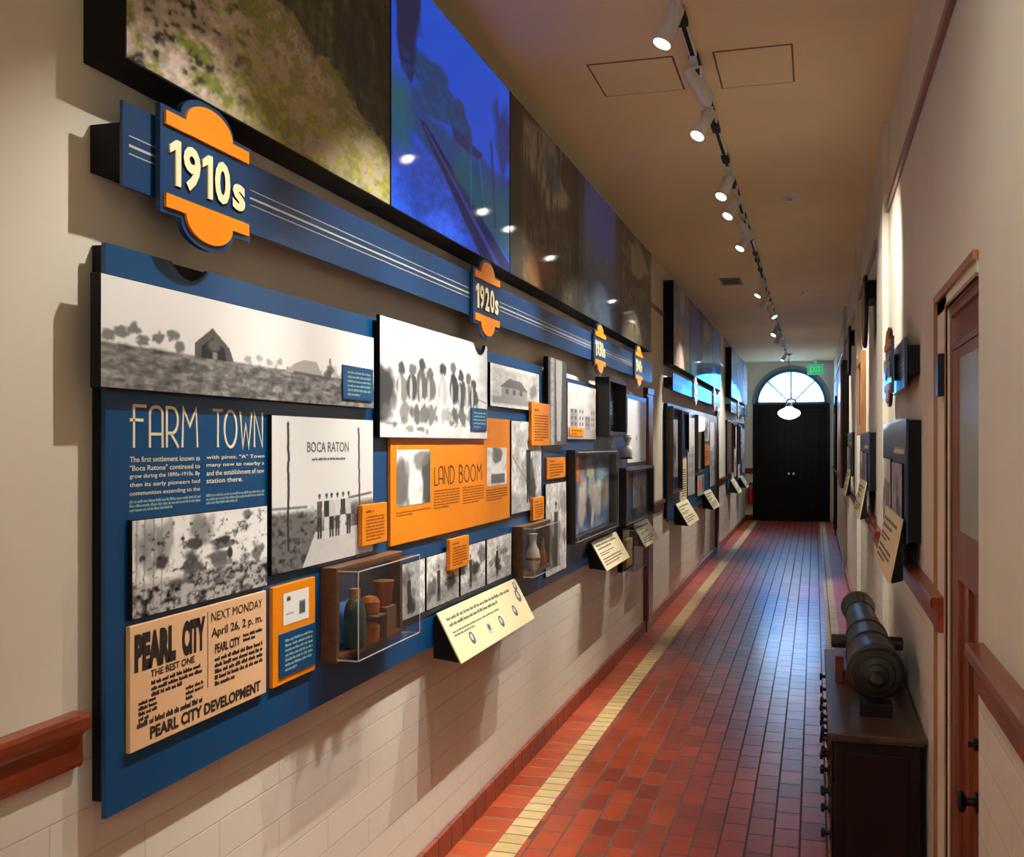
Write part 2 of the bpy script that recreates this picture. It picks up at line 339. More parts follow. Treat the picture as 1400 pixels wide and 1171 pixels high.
def ph_pioneer(c):
    c.mul(.97 + .06 * c.noise(20, 12, 77, 3))
    g = c.sm(c.Y - .34, .06); n = c.noise(26, 18, 4, 3); c.mix(g * .9, GR(186)); c.mul(1 - g * np.clip(n - .45, 0, 1) * 2.6)
    for x in (.02, .07, .13, .18): c.line(x, .05, x + .005, 1.0, .022, GR(120), .6, .04, int(x * 99)); c.ell(x + .02, .72, .05, .22, GR(120), .55, .8, 1.8, int(x * 70))
    c.ell(.18, .52, .04, .07, GR(60), .9, .6, 1.2, 5)
    c.ell(.46, .82, .10, .16, GR(128), .85, .5, 1.0, 7); c.ell(.41, .66, .05, .06, GR(66), .9, .5, 1.4, 8)
    c.ell(.37, .52, .035, .10, GR(104), .8, .5, 1.6, 9); c.ell(.40, .40, .06, .12, GR(78), .85, .5, 1.6, 10)
    c.ell(.62, .62, .09, .07, GR(92), .85, .4, 1.2, 11); c.ell(.63, .66, .04, .06, GR(58), .9, .4, 1, 12); c.ell(.60, .46, .08, .10, GR(84), .85, .4, 1.4, 13)
    c.ell(.68, .50, .02, .07, GR(50), .9); c.rect(.55, .36, .70, .42, GR(120), .8)
    c.ell(.82, .93, .035, .05, GR(100), .8, .6, 1.6, 15); c.ell(.80, .78, .04, .045, GR(110), .7, .6, 1.6, 16); c.ell(.72, .72, .015, .05, GR(140), .8)
    c.ell(.92, .44, .05, .10, GR(96), .8, .5, 1.6, 17); c.ell(.80, .40, .04, .06, GR(130), .7, .6, 1.4, 18)
    c.mul(1 - c.sm(c.Y - .95, .1) * np.clip(c.noise(30, 18, 41, 3, .7) - .60, 0, 1) * 3.2)
    c.ell(.3, .28, .08, .03, GR(80), .7, .6, 1.5, 19); c.ell(.62, .25, .04, .06, GR(110), .7, .6, 1.5, 20)
def ph_boca(c):
    g = c.sm(c.Y - (.36 + .03 * c.noise(12, 2, 4)), .03) * c.sm(c.X * .9 + c.Y * 1.3 - .78, .2); c.mix(c.sm(c.Y - .36, .02) * .6, GR(170)); c.mix(g, GR(112))
    g2 = c.sm(c.Y - .40, .05) * c.sm(.74 - c.X, .05); c.mix(g2 * c.sm(.14 - c.Y, .1), GR(116))
    n = c.noise(30, 40, 8, 3); c.mul(1 - c.sm(c.Y - .38, .06) * np.clip(n - .45, 0, 1) * 1.6)
    c.poly([(.26, 0), (.38, .22), (.92, .22), (1, .1), (1, 0)], GR(214), .9)
    c.line(.135, .14, .135, .95, .028, GR(52), 1, .03, 3); c.line(.845, .22, .83, .93, .026, GR(52), 1, .03, 4)
    c.line(.0, .41, .3, .40, .012, GR(60), .8); c.line(.72, .43, .98, .45, .014, GR(50), .9)
    for i, x in enumerate((.42, .49, .54, .60, .66, .72)):
        c.person(x, .17, .31, (GR(90), GR(60), GR(206), GR(216), GR(70), GR(200))[i], (GR(60), GR(214), GR(56), GR(70), GR(220), GR(60))[i])
def ph_men(c):
    n = c.noise(14, 12, 21, 3); c.mul(0.88 + n * .24)
    c.ell(.02, .38, .09, .2, GR(60), .95, .3, .8, 3); c.ell(.05, .22, .04, .08, GR(110), .8, .5, 1, 4)
    r = random.Random(5)
    for i, (x, h, t) in enumerate(((.16, .5, 120), (.25, .52, 60), (.33, .62, 84), (.40, .50, 100), (.52, .60, 190), (.62, .66, 40), (.70, .56, 60), (.78, .52, 110), (.84, .44, 60))):
        c.ell(x, .28 + h * .62, .028, .055, GR(96 if i % 2 else 60), .9, .35, .8, i); c.ell(x, .26 + h * .35, .045, h * .24, GR(t), .88, .3, .9, i + 20)
        c.ell(x + .02, .22, .035, .09, GR(t * .8 + 20), .75, .4, 1.4, i + 40); c.ell(x - .015, .42, .012, .12, GR(225), .7, .5)
    for i in range(16): c.ell(r.uniform(.05, .9), r.uniform(.03, .25), r.uniform(.01, .03), r.uniform(.01, .03), GR(r.choice((90, 130, 160))), .7, .5, 1.2, i + 60)
    c.line(.86, .42, .99, .38, .012, GR(90), .8)
def ph_house(c):
    n = c.noise(16, 10, 31, 3); c.rect(.04, .08, .95, .92, GR(196)); c.mul(0.85 + n * .3); c.rect(.04, .08, .95, .26, GR(140), .8)
    c.poly([(.2, .25), (.2, .5), (.35, .66), (.6, .62), (.72, .48), (.72, .25)], GR(150), .9); c.poly([(.18, .5), (.35, .72), (.6, .68), (.74, .46)], GR(96), .8)
    for x in (.28, .42, .56): c.rect(x, .32, x + .06, .46, GR(80), .8)
    c.ell(.85, .5, .07, .2, GR(110), .7, .5, 1.4, 3)
def ph_figs(seed, dark=70):
    def f(c):
        n = c.noise(8, 8, seed, 4); c.mul(.82 + n * .36); r = random.Random(seed)
        c.mix(c.sm(c.Y - r.uniform(.15, .35), .05) * .55, GR(r.uniform(110, 180)))
        for i in range(r.randint(4, 7)): c.ell(r.uniform(.1, .9), r.uniform(.2, .8), r.uniform(.08, .22), r.uniform(.06, .2), GR(r.uniform(dark, 190)), .75, .5, 1.3, seed + i)
        c.mul(1 + (c.noise(16, 14, seed + 50, 3, .7) - .5) * .5)
        c.person(r.uniform(.35, .65), .08, .72, GR(dark * .8), GR(dark * .6)); c.ell(r.uniform(.3, .8), r.uniform(.2, .5), .12, .16, GR(42), .8, .5, 1.5, seed + 30)
        for i in range(4): c.line(r.random(), r.uniform(0, .3), r.random(), r.uniform(.6, 1), .02, GR(r.uniform(60, 120)), .5, .06, seed + i)
    return f
def ph_building(seed):
    def f(c):
        n = c.noise(10, 10, seed, 3); c.mul(.88 + n * .24); r = random.Random(seed)
        c.mix(c.sm(c.Y - .2, .04) * .7, GR(150)); x = .08
        while x < .9:
            w, h = r.uniform(.14, .26), r.uniform(.35, .7); g = r.uniform(110, 190); c.rect(x, .18, x + w, h, GR(g))
            for a in range(2):
                for b in range(3): c.rect(x + w * (.15 + .45 * a), .24 + b * .12, x + w * (.35 + .45 * a), .30 + b * .12, GR(70), 1 if .3 + b * .12 < h else 0)
            x += w + .02
    return f
def ph_street(c):
    c.mix(c.sm(.32 - c.X, .1) * .8 + c.sm(c.X - .12, .1), GR(70)); c.mix(c.sm(.78 - c.X, .1), GR(76)); c.mul(.8 + .4 * c.noise(6, 30, 5, 3)); c.poly([(.4, 1), (.75, 1), (.66, .05), (.46, .05)], GR(206), .85)
def ph_nature(kind, seed):
    def f(c):
        N = c.noise(14, 16, seed, 5, .7); N2 = c.noise(34, 42, seed + 1, 3, .7); S = c.noise(46, 6, seed + 2, 3, .7)
        X, Y = c.X, c.Y
        if kind == 'dune':
            c.mix(np.ones_like(X), (58, 58, 34)); c.mix(np.clip((c.noise(10, 5, seed + 7, 4) - .45) * 4, 0, 1), (92, 92, 40)); c.mix(np.clip((S - .5) * 4, 0, 1) * .6, (34, 34, 26))
            b = .66 - .46 * X + (N - .5) * .18; m = c.sm(Y - b, .05); c.mix(m, (186, 170, 146))
            c.mix(m * np.clip((N - .46) * 9, 0, 1), (142, 140, 60)); c.mix(m * np.clip((N2 - .55) * 7, 0, 1) * .8, (122, 106, 72)); c.mix(m * np.clip((.42 - N2) * 6, 0, 1) * .7, (214, 196, 172))
            c.mix(c.sm(.45 - Y, .3) * c.sm(X - .22, .15) * np.clip((N - .4) * 5, 0, 1) * .8, (196, 180, 174)); c.mix(c.sm(Y - (.34 - .22 * X), .12) * np.clip((N2 - .45) * 5, 0, 1), (150, 142, 70))
            c.mix(c.sm(X - .30, .2) * c.sm(Y - .8, .3) * np.clip((N2 - .42) * 6, 0, 1), (196, 178, 166)); c.mix(c.sm(X - .35, .2) * np.clip((N - .52) * 9, 0, 1), (122, 134, 52)); c.mix(c.sm(X - .3, .2) * np.clip((.36 - N2) * 9, 0, 1), (54, 44, 36)); c.mul(1 + (N2 - .5) * .8); c.ell(.72, .95, .07, .3, (128, 156, 188), .9, .3, 1.2, seed); c.ell(.78, .78, .03, .12, (128, 156, 188), .8, .3, 1.2, seed)
        elif kind == 'rail':
            c.mix(np.ones_like(X), (0, 78, 226)); c.mix(c.sm(.72 - Y, .5) * .35, (20, 110, 240))
            c.ell(.30, .60, .17, .13, (8, 62, 110), .95, .2, 1.2, seed); c.ell(.52, .57, .09, .09, (10, 56, 104), .9, .2, 1.2, seed + 1)
            c.ell(.10, .90, .10, .26, (6, 26, 66), .95, .2, 1.4, seed + 2); c.ell(.93, .68, .09, .24, (8, 44, 110), .85, .3, 1.6, seed + 3)
            c.mix(np.clip((N2 - .5) * 6, 0, 1) * c.sm(Y - .70, .1) * c.sm(.50 - Y, .05) * .4, (0, 96, 210))
            c.mix(c.sm(Y - .48 + (N - .5) * .1, .04), (14, 66, 140)); c.mix(c.sm(Y - .48, .05) * np.clip((N - .5) * 5, 0, 1), (8, 96, 116)); c.poly([(.42, .53), (.72, .52), (.68, .47), (.46, .47)], (22, 30, 96), .9)
            m = c.sm(Y - (.42 - .36 * X), .03); c.mix(m, (24, 76, 200)); c.mul(1 + m * (N2 - .5) * .5)
            c.poly([(.18, .44), (.23, .44), (1.0, .04), (1.0, -.12), (.86, -.12)], (8, 14, 70), .9); c.poly([(.20, .43), (.22, .43), (.90, .0), (.84, .0)], (36, 70, 180), .8)
            c.line(.20, .42, .70, .0, .014, (30, 12, 56)); c.mix(c.sm(X - .12, .05) * c.sm(Y - .55, .1) * c.sm(.25 - Y, .1) * .8, (8, 96, 110)); c.mix(c.sm(.45 - X, .05) * c.sm(Y - .40, .1) * c.sm((.44 - .34 * X) - Y, .04) * .8, (8, 86, 104))
            c.line(.60, .50, .60, .22, .02, (30, 110, 220), .6); c.line(.68, .48, .74, .22, .02, (30, 110, 220), .6); c.line(.80, .62, .84, .20, .03, (6, 30, 90), .9)
        elif kind == 'swamp':
            c.mix(np.ones_like(X), (66, 58, 36)); c.mix(np.clip((N - .45) * 5, 0, 1), (110, 92, 44)); c.mix(c.sm(.45 - Y, .3) * .8, (48, 44, 36))
            c.ell(.45, .82, .34, .22, (150, 140, 128), .9, .3, 1.4, seed); c.ell(.55, .78, .12, .12, (70, 90, 120), .8, .4, 1.2, seed); c.mix(np.clip((S - .52) * 6, 0, 1) * .7, (34, 30, 24))
            c.mix(c.sm(X - .13, .06) + c.sm(.9 - X, .05), (36, 32, 22)); c.ell(.4, .12, .2, .10, (124, 80, 44), .8, .8, 1.4, seed)
        elif kind == 'dusk':
            c.mix(np.ones_like(X), (46, 62, 134)); c.mix(c.sm(Y - .5, .3), (44, 62, 84)); c.mix(np.clip((N - .5) * 5, 0, 1) * c.sm(Y - .6, .2), (34, 44, 44)); c.mix(c.sm(X - .12 + (N - .5) * .1, .06) + c.sm(.86 - X, .06), (30, 32, 30)); c.line(.2, .3, .7, .18, .02, (30, 50, 90))
        elif kind == 'forest':
            c.mix(np.ones_like(X), (82, 74, 52)); c.mix(np.clip((S - .48) * 6, 0, 1), (50, 42, 30)); c.mix(np.clip((N - .5) * 5, 0, 1) * .7, (128, 116, 82)); c.ell(.5, .8, .3, .15, (150, 146, 130), .8, .4, 1.3, seed)
        elif kind == 'beach':
            c.mix(np.ones_like(X), (96, 100, 112)); c.mix(c.sm(Y - .55, .1), (140, 120, 104)); c.mix(c.sm(Y - .3, .1) * c.sm(.4 - X, .2), (196, 160, 140)); c.mul(.75 + .5 * N); c.ell(.5, .95, .2, .3, (140, 160, 190), .7, .5, 1.2, seed)
    return f
def print_on(name, F, u0, u1, v0, v1, n, fn, parent, base=(232, 230, 224), res=0.0045, mat='print'):
    c = Cv(u1 - u0, v1 - v0, res, base); fn(c)
    nx, ny = c.nx, c.ny; G = np.array([F.O + F.N * n])[0]
    U, V = np.array(F.U), np.array(F.V); uu = u0 + c.X * (u1 - u0); vv = v0 + c.Y * (v1 - v0)
    P = G[None, None, :] + uu[..., None] * U + vv[..., None] * V; P = P.reshape(-1, 3); lo, hi = P.min(0), P.max(0)
    base_p = np.array([(lo[0] + hi[0]) / 2, (lo[1] + hi[1]) / 2, lo[2]]); P = P - base_p
    i = np.arange((nx - 1) * (ny - 1)); r, q = i // (nx - 1), i % (nx - 1); a = r * nx + q
    faces = np.stack([a, a + 1, a + 1 + nx, a + nx], 1)
    me = bpy.data.meshes.new(name); me.vertices.add(len(P)); me.vertices.foreach_set('co', P.astype(np.float32).ravel())
    me.loops.add(faces.size); me.loops.foreach_set('vertex_index', faces.astype(np.int32).ravel())
    me.polygons.add(len(faces)); me.polygons.foreach_set('loop_start', (np.arange(len(faces)) * 4).astype(np.int32))
    me.update(calc_edges=True)
    col = np.clip(c.c, 0, 1); L = np.where(col <= 0.04045, col / 12.92, ((col + 0.055) / 1.055) ** 2.4)
    at = me.color_attributes.new('Col', 'FLOAT_COLOR', 'POINT'); at.data.foreach_set('color', np.concatenate([L, np.ones(L.shape[:2] + (1,))], 2).astype(np.float32).ravel())
    me.materials.append(M[mat]); o = bpy.data.objects.new(name, me); COL.objects.link(o); link(o, parent, base_p); return o
# ================================================================== THE SETTING
L, R = LF(0), RF(0)           # n on the left frame is x; on the right frame n is -x and u is -y
def rbox(mb, F, u0, u1, v0, v1, n0, n1, mi=0): return mb.fbox(F, u0, u1, v0, v1, n0, n1, mi)
mb = MB()                     # floor: cove border, cream stripe, field, stripe, border
for a, b, mi in ((XL, -1.262, 1), (-1.262, -1.155, 2), (-1.155, 0.095, 0), (0.095, 0.202, 2), (0.202, XR + .12, 1)):
    mb.box(a, b, YB, YE + .12, -0.1, 0.0, mi)
struct(build('floor', mb, [M['floor'], M['border'], M['stripe']]))
struct(build('ceiling', MB().box(XL - .1, XR + .1, YB, YE + .1, ZC, ZC + .1), M['ceiling']))
mb = MB(); mb.box(XL - .1, XL, YB, YE + .1, 0, 1.06, 1); mb.box(XL - .1, XL, YB, YE + .1, 1.06, ZC, 0)
struct(build('wall_left', mb, [M['plaster'], M['wbrick']]))
mb = MB()
for y0, y1, z0, z1, mi in ((YB, 2.775, 0, 1.06, 1), (YB, 2.775, 1.06, ZC, 0), (3.40, YE + .1, 0, 1.06, 1), (3.40, YE + .1, 1.06, ZC, 0), (2.775, 3.40, 2.06, ZC, 0)):
    mb.box(XR, XR + .12, y0, y1, z0, z1, mi)
struct(build('wall_right', mb, [M['plaster'], M['wbrick']]))
struct(build('wall_back', MB().box(XL - .1, XR + .1, YB - .1, YB, 0, ZC), M['plaster']))
DX0, DX1, DZ, DR = -1.215, 0.245, 2.49, 0.73
dcx = (DX0 + DX1) / 2
FE = Fr((0, YE + .1, 0), (1, 0, 0), (0, 0, 1))     # end wall, facing the camera (n towards -y)
pts = [(XL, 0), (DX0, 0), (DX0, DZ)] + arc(dcx, DZ, DR, DR, 180, 0, 28)[1:-1] + [(DX1, DZ), (DX1, 0), (XR, 0), (XR, ZC), (XL, ZC)]
struct(build('wall_end', MB().prism(FE, pts, 0, .1), M['plaster']))
# pilasters on the right wall
for k, (y0, y1) in enumerate(((6.0, 6.55), (9.6, 10.1), (13.9, 14.4))):
    mb = MB(); mb.box(.352, XR, y0, y1, 0, 1.06, 1); mb.box(.352, XR, y0, y1, 1.06, ZC, 0)
    struct(build('wall_pilaster', mb, [M['plaster'], M['wbrick']], bevel=.003))
# cove tile baseboards
struct(build('baseboard_left', MB().box(XL, XL + .022, YB, 9.1, 0, .10), M['cove'], bevel=.006))
struct(build('baseboard_left', MB().box(XL, XL + .022, 9.45, YE, 0, .10), M['cove'], bevel=.006))
struct(build('baseboard_right', MB().box(XR - .022, XR, YB, 2.775, 0, .10).box(XR - .022, XR, 3.65, 5.99, 0, .10).box(XR - .055, XR - .02, 5.98, 6.57, 0, .10).box(XR - .022, XR, 6.56, YE, 0, .10), M['cove'], bevel=.006))
struct(build('baseboard_end', MB().box(XL, DX0 - .06, YE - .022, YE, 0, .12), M['cherry'], bevel=.004))
# dado rails: cap with a moulded board under it
def rail(y0, y1, side, name, x=None, mat='wood'):
    dz, kx = (-.012, .72) if side == 'l' else (.055, .86)
    mb = MB(); s = 1 if side == 'l' else -1; x = (XL if side == 'l' else XR) if x is None else x
    prof = [(0, 1.012), (.022, 1.012), (.026, 1.02), (.026, 1.075), (.034, 1.082), (.046, 1.086), (.05, 1.094), (.05, 1.112), (.044, 1.12), (0, 1.122)]
    vs = [(x + s * a * kx, y, z + dz) for y in (y0, y1) for a, z in prof]; k = len(prof)
    mb.add(vs, [tuple(range(k)), tuple(range(2 * k - 1, k - 1, -1))] + [(i, (i + 1) % k, k + (i + 1) % k, k + i) for i in range(k)])
    return struct(build(name, mb, M[mat]))
rail(YB, 1.79, 'l', 'trim_1'); rail(9.46, 10.28, 'l', 'trim_2', mat='cherry'); rail(16.25, 17.7, 'l', 'trim_3', mat='cherry')
rail(YB, 2.70, 'r', 'trim_4'); rail(3.46, 6.0, 'r', 'trim_5'); rail(5.96, 6.6, 'r', 'trim_6', x=.352, mat='cherry'); rail(6.6, 22.9, 'r', 'trim_7', mat='cherry')
struct(build('trim_8', MB().box(XL, DX0 - .06, YE - .04, YE, 1.01, 1.12), M['cherry'], bevel=.004))
struct(build('trim_9', MB().box(XR - .02, XR, YB, YE, 2.90, 2.935), M['cherry'], bevel=.004))
for y0, y1 in ((YB, 1.75), (8.95, 10.3), (15.9, 17.7)): struct(build('trim_10', MB().box(XL, XL + .02, y0, y1, 2.90, 2.935), M['cherry'], bevel=.004))
# wooden door casings on the left wall
for k, (y0, y1) in enumerate(((9.10, 9.44), (15.9, 16.24))):
    o = build('trim_%d' % (11 + k), MB().box(XL, XL + .035, y0, y1, 0, 2.08).box(XL, XL + .045, y0 - .01, y1 + .01, 2.08, 2.14).box(XL + .035, XL + .042, y0 + .03, y0 + .07, .1, 2.06), M['cherry'], bevel=.003); struct(o)
# near door in the right wall: a glazed wooden leaf set back in the opening
dx = .393
door = build('door_1', MB().box(dx - .002, dx + .06, 2.776, 2.80, 0, 2.06).box(dx - .002, dx + .06, 3.375, 3.40, 0, 2.06).box(dx - .002, dx + .06, 2.80, 3.375, 2.03, 2.06).box(dx - .002, dx + .06, 2.80, 3.375, 1.925, 1.945), M['woodv'], bevel=.002)
struct(door)
build('leaf', MB().box(dx + .002, dx + .04, 2.802, 2.83, .01, 1.925).box(dx + .002, dx + .04, 3.24, 3.373, .01, 1.925).box(dx + .002, dx + .04, 2.83, 3.24, 1.895, 1.925).box(dx + .002, dx + .04, 2.83, 3.24, 1.26, 1.40).box(dx + .002, dx + .04, 2.83, 3.24, .01, .2).box(dx + .002, dx + .04, 2.83, 2.90, .2, 1.26).box(dx + .002, dx + .04, 3.04, 3.10, .2, 1.26).box(dx + .016, dx + .03, 2.83, 3.24, .2, 1.26), M['woodv'], door, bevel=.003)
g = build('pane', MB().box(dx + .006, dx + .014, 2.828, 3.242, 1.398, 1.897), M['frost'], door)
build('transom_panel', MB().box(dx + .006, dx + .03, 2.79, 3.38, 1.944, 2.031), M['cherry'], door)
build('knob', MB().lathe((dx + .002, 2.86, .745), (-1, 0, 0), [(0, .027), (.006, .027), (.010, .011), (.026, .010), (.032, .024), (.042, .029), (.048, .024), (.05, .0)], 20), M['blackm'], door, smooth=True)
build('keyhole_plate', MB().lathe((dx + .002, 2.86, .89), (-1, 0, 0), [(0, .016), (.01, .016), (.014, .007), (.024, .007)], 14), M['blackm'], door, smooth=True)
struct(build('trim_13', MB().box(XR - .004, XR, 3.40, 3.63, 0, 2.10).box(XR - .004, XR, 2.776, 3.63, 2.06, 2.10), M['plaster']))
struct(build('trim_15', MB().box(XR - .014, XR, 3.63, 3.655, 0, 2.125).box(XR - .014, XR, 2.776, 3.63, 2.10, 2.125).box(XR - .008, XR + .006, 3.40, 3.412, 0, 2.07).box(XR - .008, XR + .006, 2.776, 3.40, 2.06, 2.07), M['lightwood'], bevel=.002))
# end door: two dark panelled leaves under a fan light
ye = YE + .04
fr = build('door_2', MB().box(DX0 - .06, DX0 + .03, YE - .03, ye + .05, 0, DZ).box(DX1 - .03, DX1 + .06, YE - .03, ye + .05, 0, DZ).box(DX0 + .03, DX1 - .03, YE - .03, ye + .05, DZ - .09, DZ), M['doordark'], bevel=.004); struct(fr)
for s in (0, 1):
    a = DX0 + .03 + s * .70; b = a + .70; mb = MB().box(a, b, ye, ye + .04, 0.0, DZ - .09)
    for z0, z1 in ((.2, .75), (.87, 1.45), (1.57, 2.25)):
        for x0 in (a + .10, a + .39):
            mb.box(x0, x0 + .21, ye - .008, ye, z0, z1); mb.box(x0 + .03, x0 + .18, ye - .016, ye - .008, z0 + .03, z1 - .03)
    lf = build('leaf', mb, M['doordark'], fr, bevel=.004)
    kx = b - .05 if s == 0 else a + .05
    build('knob', MB().lathe((kx, ye, 1.0), (0, -1, 0), [(0, .03), (.008, .03), (.012, .012), (.04, .012), (.05, .028), (.07, .03), (.08, .0)], 14), M['chrome'], lf, smooth=True)
# fan light
wf = MB(); FW = Fr((0, ye, 0), (1, 0, 0), (0, 0, 1))
def ringpts(r0, r1, k=28): return arc(dcx, DZ, r1, r1, 0, 180, k) + arc(dcx, DZ, r0, r0, 180, 0, k)
wf.prism(FW, ringpts(DR - .055, DR + .02), -.02, .07); wf.fbox(FW, dcx - DR, dcx + DR, DZ - .01, DZ + .045, -.02, .07)
wf.prism(FW, ringpts(.09, .13, 14), -.01, .03)
for a in (45, 90, 135):
    ca, sa = math.cos(math.radians(a)), math.sin(math.radians(a)); wf.ribbon(FW, [(dcx + ca * .12, DZ + sa * .12), (dcx + ca * (DR - .04), DZ + sa * (DR - .04))], .03, -.01, .03)
win = build('window_1', wf, pm('fanlight_frame', rgb(70, 92, 112), .5)); struct(win)
glass = M['acrylic']
build('pane', MB().prism(FW, arc(dcx, DZ + .02, DR - .04, DR - .04, 0, 180, 28), .004, .010), glass, win)
struct(build('trim_14', MB().prism(Fr((0, YE, 0), (1, 0, 0), (0, 0, 1)), ringpts(DR + .01, DR + .085), 0, .03), pm('arch_moulding', rgb(120, 134, 140), .5)))
# dark door far down the right wall
d3 = build('door_3', MB().box(XR - .04, XR, 19.6, 19.72, 0, 2.5).box(XR - .04, XR, 20.9, 21.02, 0, 2.5).box(XR - .04, XR, 19.72, 20.9, 2.38, 2.5), M['doordark'], bevel=.004); struct(d3)
build('leaf', MB().box(XR - .02, XR - .003, 19.72, 20.9, .01, 2.38).box(XR - .028, XR - .02, 19.85, 20.77, .2, 1.0).box(XR - .028, XR - .02, 19.85, 20.77, 1.15, 2.2), M['doordark'], d3, bevel=.003)
# ground and pale building outside the end door
struct(build('ground_outside', MB().box(-12, 12, YE + .13, 60, -.12, -.02), pm('ground_outside', rgb(150, 150, 140), .9, var=.1)))

# ================================================================== CEILING FITTINGS
TX = -.52
tr = build('light_track', MB().box(TX - .018, TX + .018, YB + .3, 20.6, ZC - .022, ZC), M['white'], bevel=.002)
tag(tr, 'long slim white lighting track running down the ceiling of the corridor', 'light track')
build('conductor_slot', MB().box(TX - .009, TX + .009, YB + .32, 20.58, ZC - .0235, ZC - .0215), M['black'], tr)
for i in range(40):
    y = .5 + i * .53 + .12 * math.sin(i * 2.3)
    if y < 20.3: build('track_coupler', MB().box(TX - .021, TX + .021, y, y + .17, ZC - .027, ZC - .002), M['black'], tr, bevel=.002)
heads = [  # y, target (x, y, z), where it is
    (-1.6, (XR, -1.0, 1.7), 'flood'), (.7, (XL, -.6, 1.3), None), (1.3, (XR, 1.9, .9), 'flood'), (2.0, (XR, 2.9, .8), 'flood'), (2.45, (XL, 1.75, 1.05), None), (3.3, (XL, 2.9, 1.35), None),  # out-of-view heads; the floods are added to brighten the right wall
    (4.02, (XL, 3.45, 1.0), 'nearest of the white track spotlights, top of the picture, aimed at the farm photographs'),
    (4.72, (XR, 5.9, 2.1), 'white track spotlight second from the front, turned away towards the right wall'),
    (5.31, (XL, 4.4, 1.3), 'white track spotlight third from the front, aimed at the orange panel'),
    (6.65, (XL, 5.6, 1.15), 'white track spotlight fourth from the front, hanging close before its neighbour'),
    (7.24, (XL, 6.4, 1.5), 'white track spotlight fifth from the front, over the figure display case'),
    (8.03, (XR, 8.9, 2.0), 'white track spotlight sixth from the front, turned to the right wall'),
    (8.45, (XL, 7.7, 1.5), 'white track spotlight seventh from the front, last before the ceiling vent'),
    (11.17, (XL, 10.7, 1.6), 'white track spotlight just past the ceiling vent, eighth from the front'),
    (12.11, (XL, 12.3, 1.6), 'white track spotlight ninth from the front, above the second group of displays'),
    (13.1, (XR, 12.6, 1.6), 'white track spotlight tenth from the front, turned to the right wall'),
    (15.35, (XL, 14.4, 1.6), 'white track spotlight eleventh from the front, one of a far close pair'),
    (16.40, (XL, 17.2, 1.6), 'white track spotlight twelfth from the front, second of the far close pair'),
    (19.9, (XL, 19.6, 1.6), 'farthest white track spotlight, just in front of the hanging globe lamp')]
def lamp_head(y, tgt, label):
    flood = label == 'flood'; label = None if flood else label
    J = Vector((TX, y, ZC - .115)); D = (Vector(tgt) - J).normalized(); hz = Vector((D.x, D.y, 0)).normalized()
    t = empty('track_spotlight', (TX, y, ZC - .027)); 
    tag(t, label or 'unseen white track spotlight on the ceiling track, out of view', 'spotlight', 'white track spotlights')
    build('adapter', MB().box(TX - .016, TX + .016, y - .05, y + .05, ZC - .05, ZC - .024), M['white'], t, bevel=.003)
    s = hz.cross(Vector((0, 0, 1))) * .042
    mb = MB().tube([(TX, y, ZC - .05), (TX, y, ZC - .068)], .008, 8)
    mb.tube([Vector((TX, y, ZC - .066)) + s, Vector((TX, y, ZC - .066)) - s], .005, 8)
    mb.tube([Vector((TX, y, ZC - .066)) + s, J + s], .005, 8).tube([Vector((TX, y, ZC - .066)) - s, J - s], .005, 8)
    build('yoke', mb, M['white'], t)
    h = build('lamp_housing', MB().lathe(J - D * .06, D, [(0, .006), (.004, .018), (.012, .025), (.03, .028), (.08, .030), (.13, .034), (.17, .038), (.172, .035), (.150, .031)], 24), M['white'], t, smooth=True)
    build('lens', MB().lathe(J + D * .090, D, [(0, .0310), (.008, .0310), (.011, .024)], 24), M['lens'], t, smooth=True)
    li = bpy.data.lights.new('spot', 'SPOT'); li.energy = SPOT_W * (1 if label else .8); li.color = WARM; li.spot_size = math.radians(115 if flood else 60); li.spot_blend = 1.0 if flood else .75; li.energy *= .13 if flood else (.62 if y == 2.45 else .85 if y == 3.3 else .95); li.shadow_soft_size = .016
    lo = bpy.data.objects.new('spot', li); COL.objects.link(lo); lo.location = J + D * .125; lo.rotation_euler = D.to_track_quat('-Z', 'Y').to_euler()
for h_ in heads: lamp_head(*h_)
def pendant(y, zc, label, x=TX + .04):
    t = empty('pendant_lamp', (x, y, ZC)); tag(t, label, 'ceiling lamp')
    build('canopy', MB().lathe((x, y, ZC), (0, 0, -1), [(0, .07), (.012, .07), (.03, .03), (.04, .012)], 24), M['chrome'], t, smooth=True)
    build('rod', MB().tube([(x, y, ZC - .03), (x, y, zc + .2)], .008), M['chrome'], t)
    build('fitter', MB().lathe((x, y, zc + .21), (0, 0, -1), [(0, .02), (.02, .05), (.07, .06), (.09, .06)], 24), M['chrome'], t, smooth=True)
    build('globe_shade', MB().lathe((x, y, zc + .13), (0, 0, -1), [(0, .055), (.03, .08), (.06, .15), (.10, .205), (.14, .215), (.18, .19), (.22, .13), (.245, .06), (.25, .0)], 32), M['globe'], t, smooth=True)
    li = bpy.data.lights.new('globe', 'POINT'); li.energy = GLOBE_W if y < 0 else 7.0; li.color = (.95, 1.0, .99); li.shadow_soft_size = .2
    lo = bpy.data.objects.new('globe', li); COL.objects.link(lo); lo.location = (x, y, zc - .16)
pendant(21.0, 2.24, 'white opal globe lamp hanging from the ceiling in front of the dark end door')
pendant(-1.4, 2.5, 'unseen white globe lamp added behind the viewpoint for fill light', TX + .45)  # unseen lamp, added to raise the ambient light
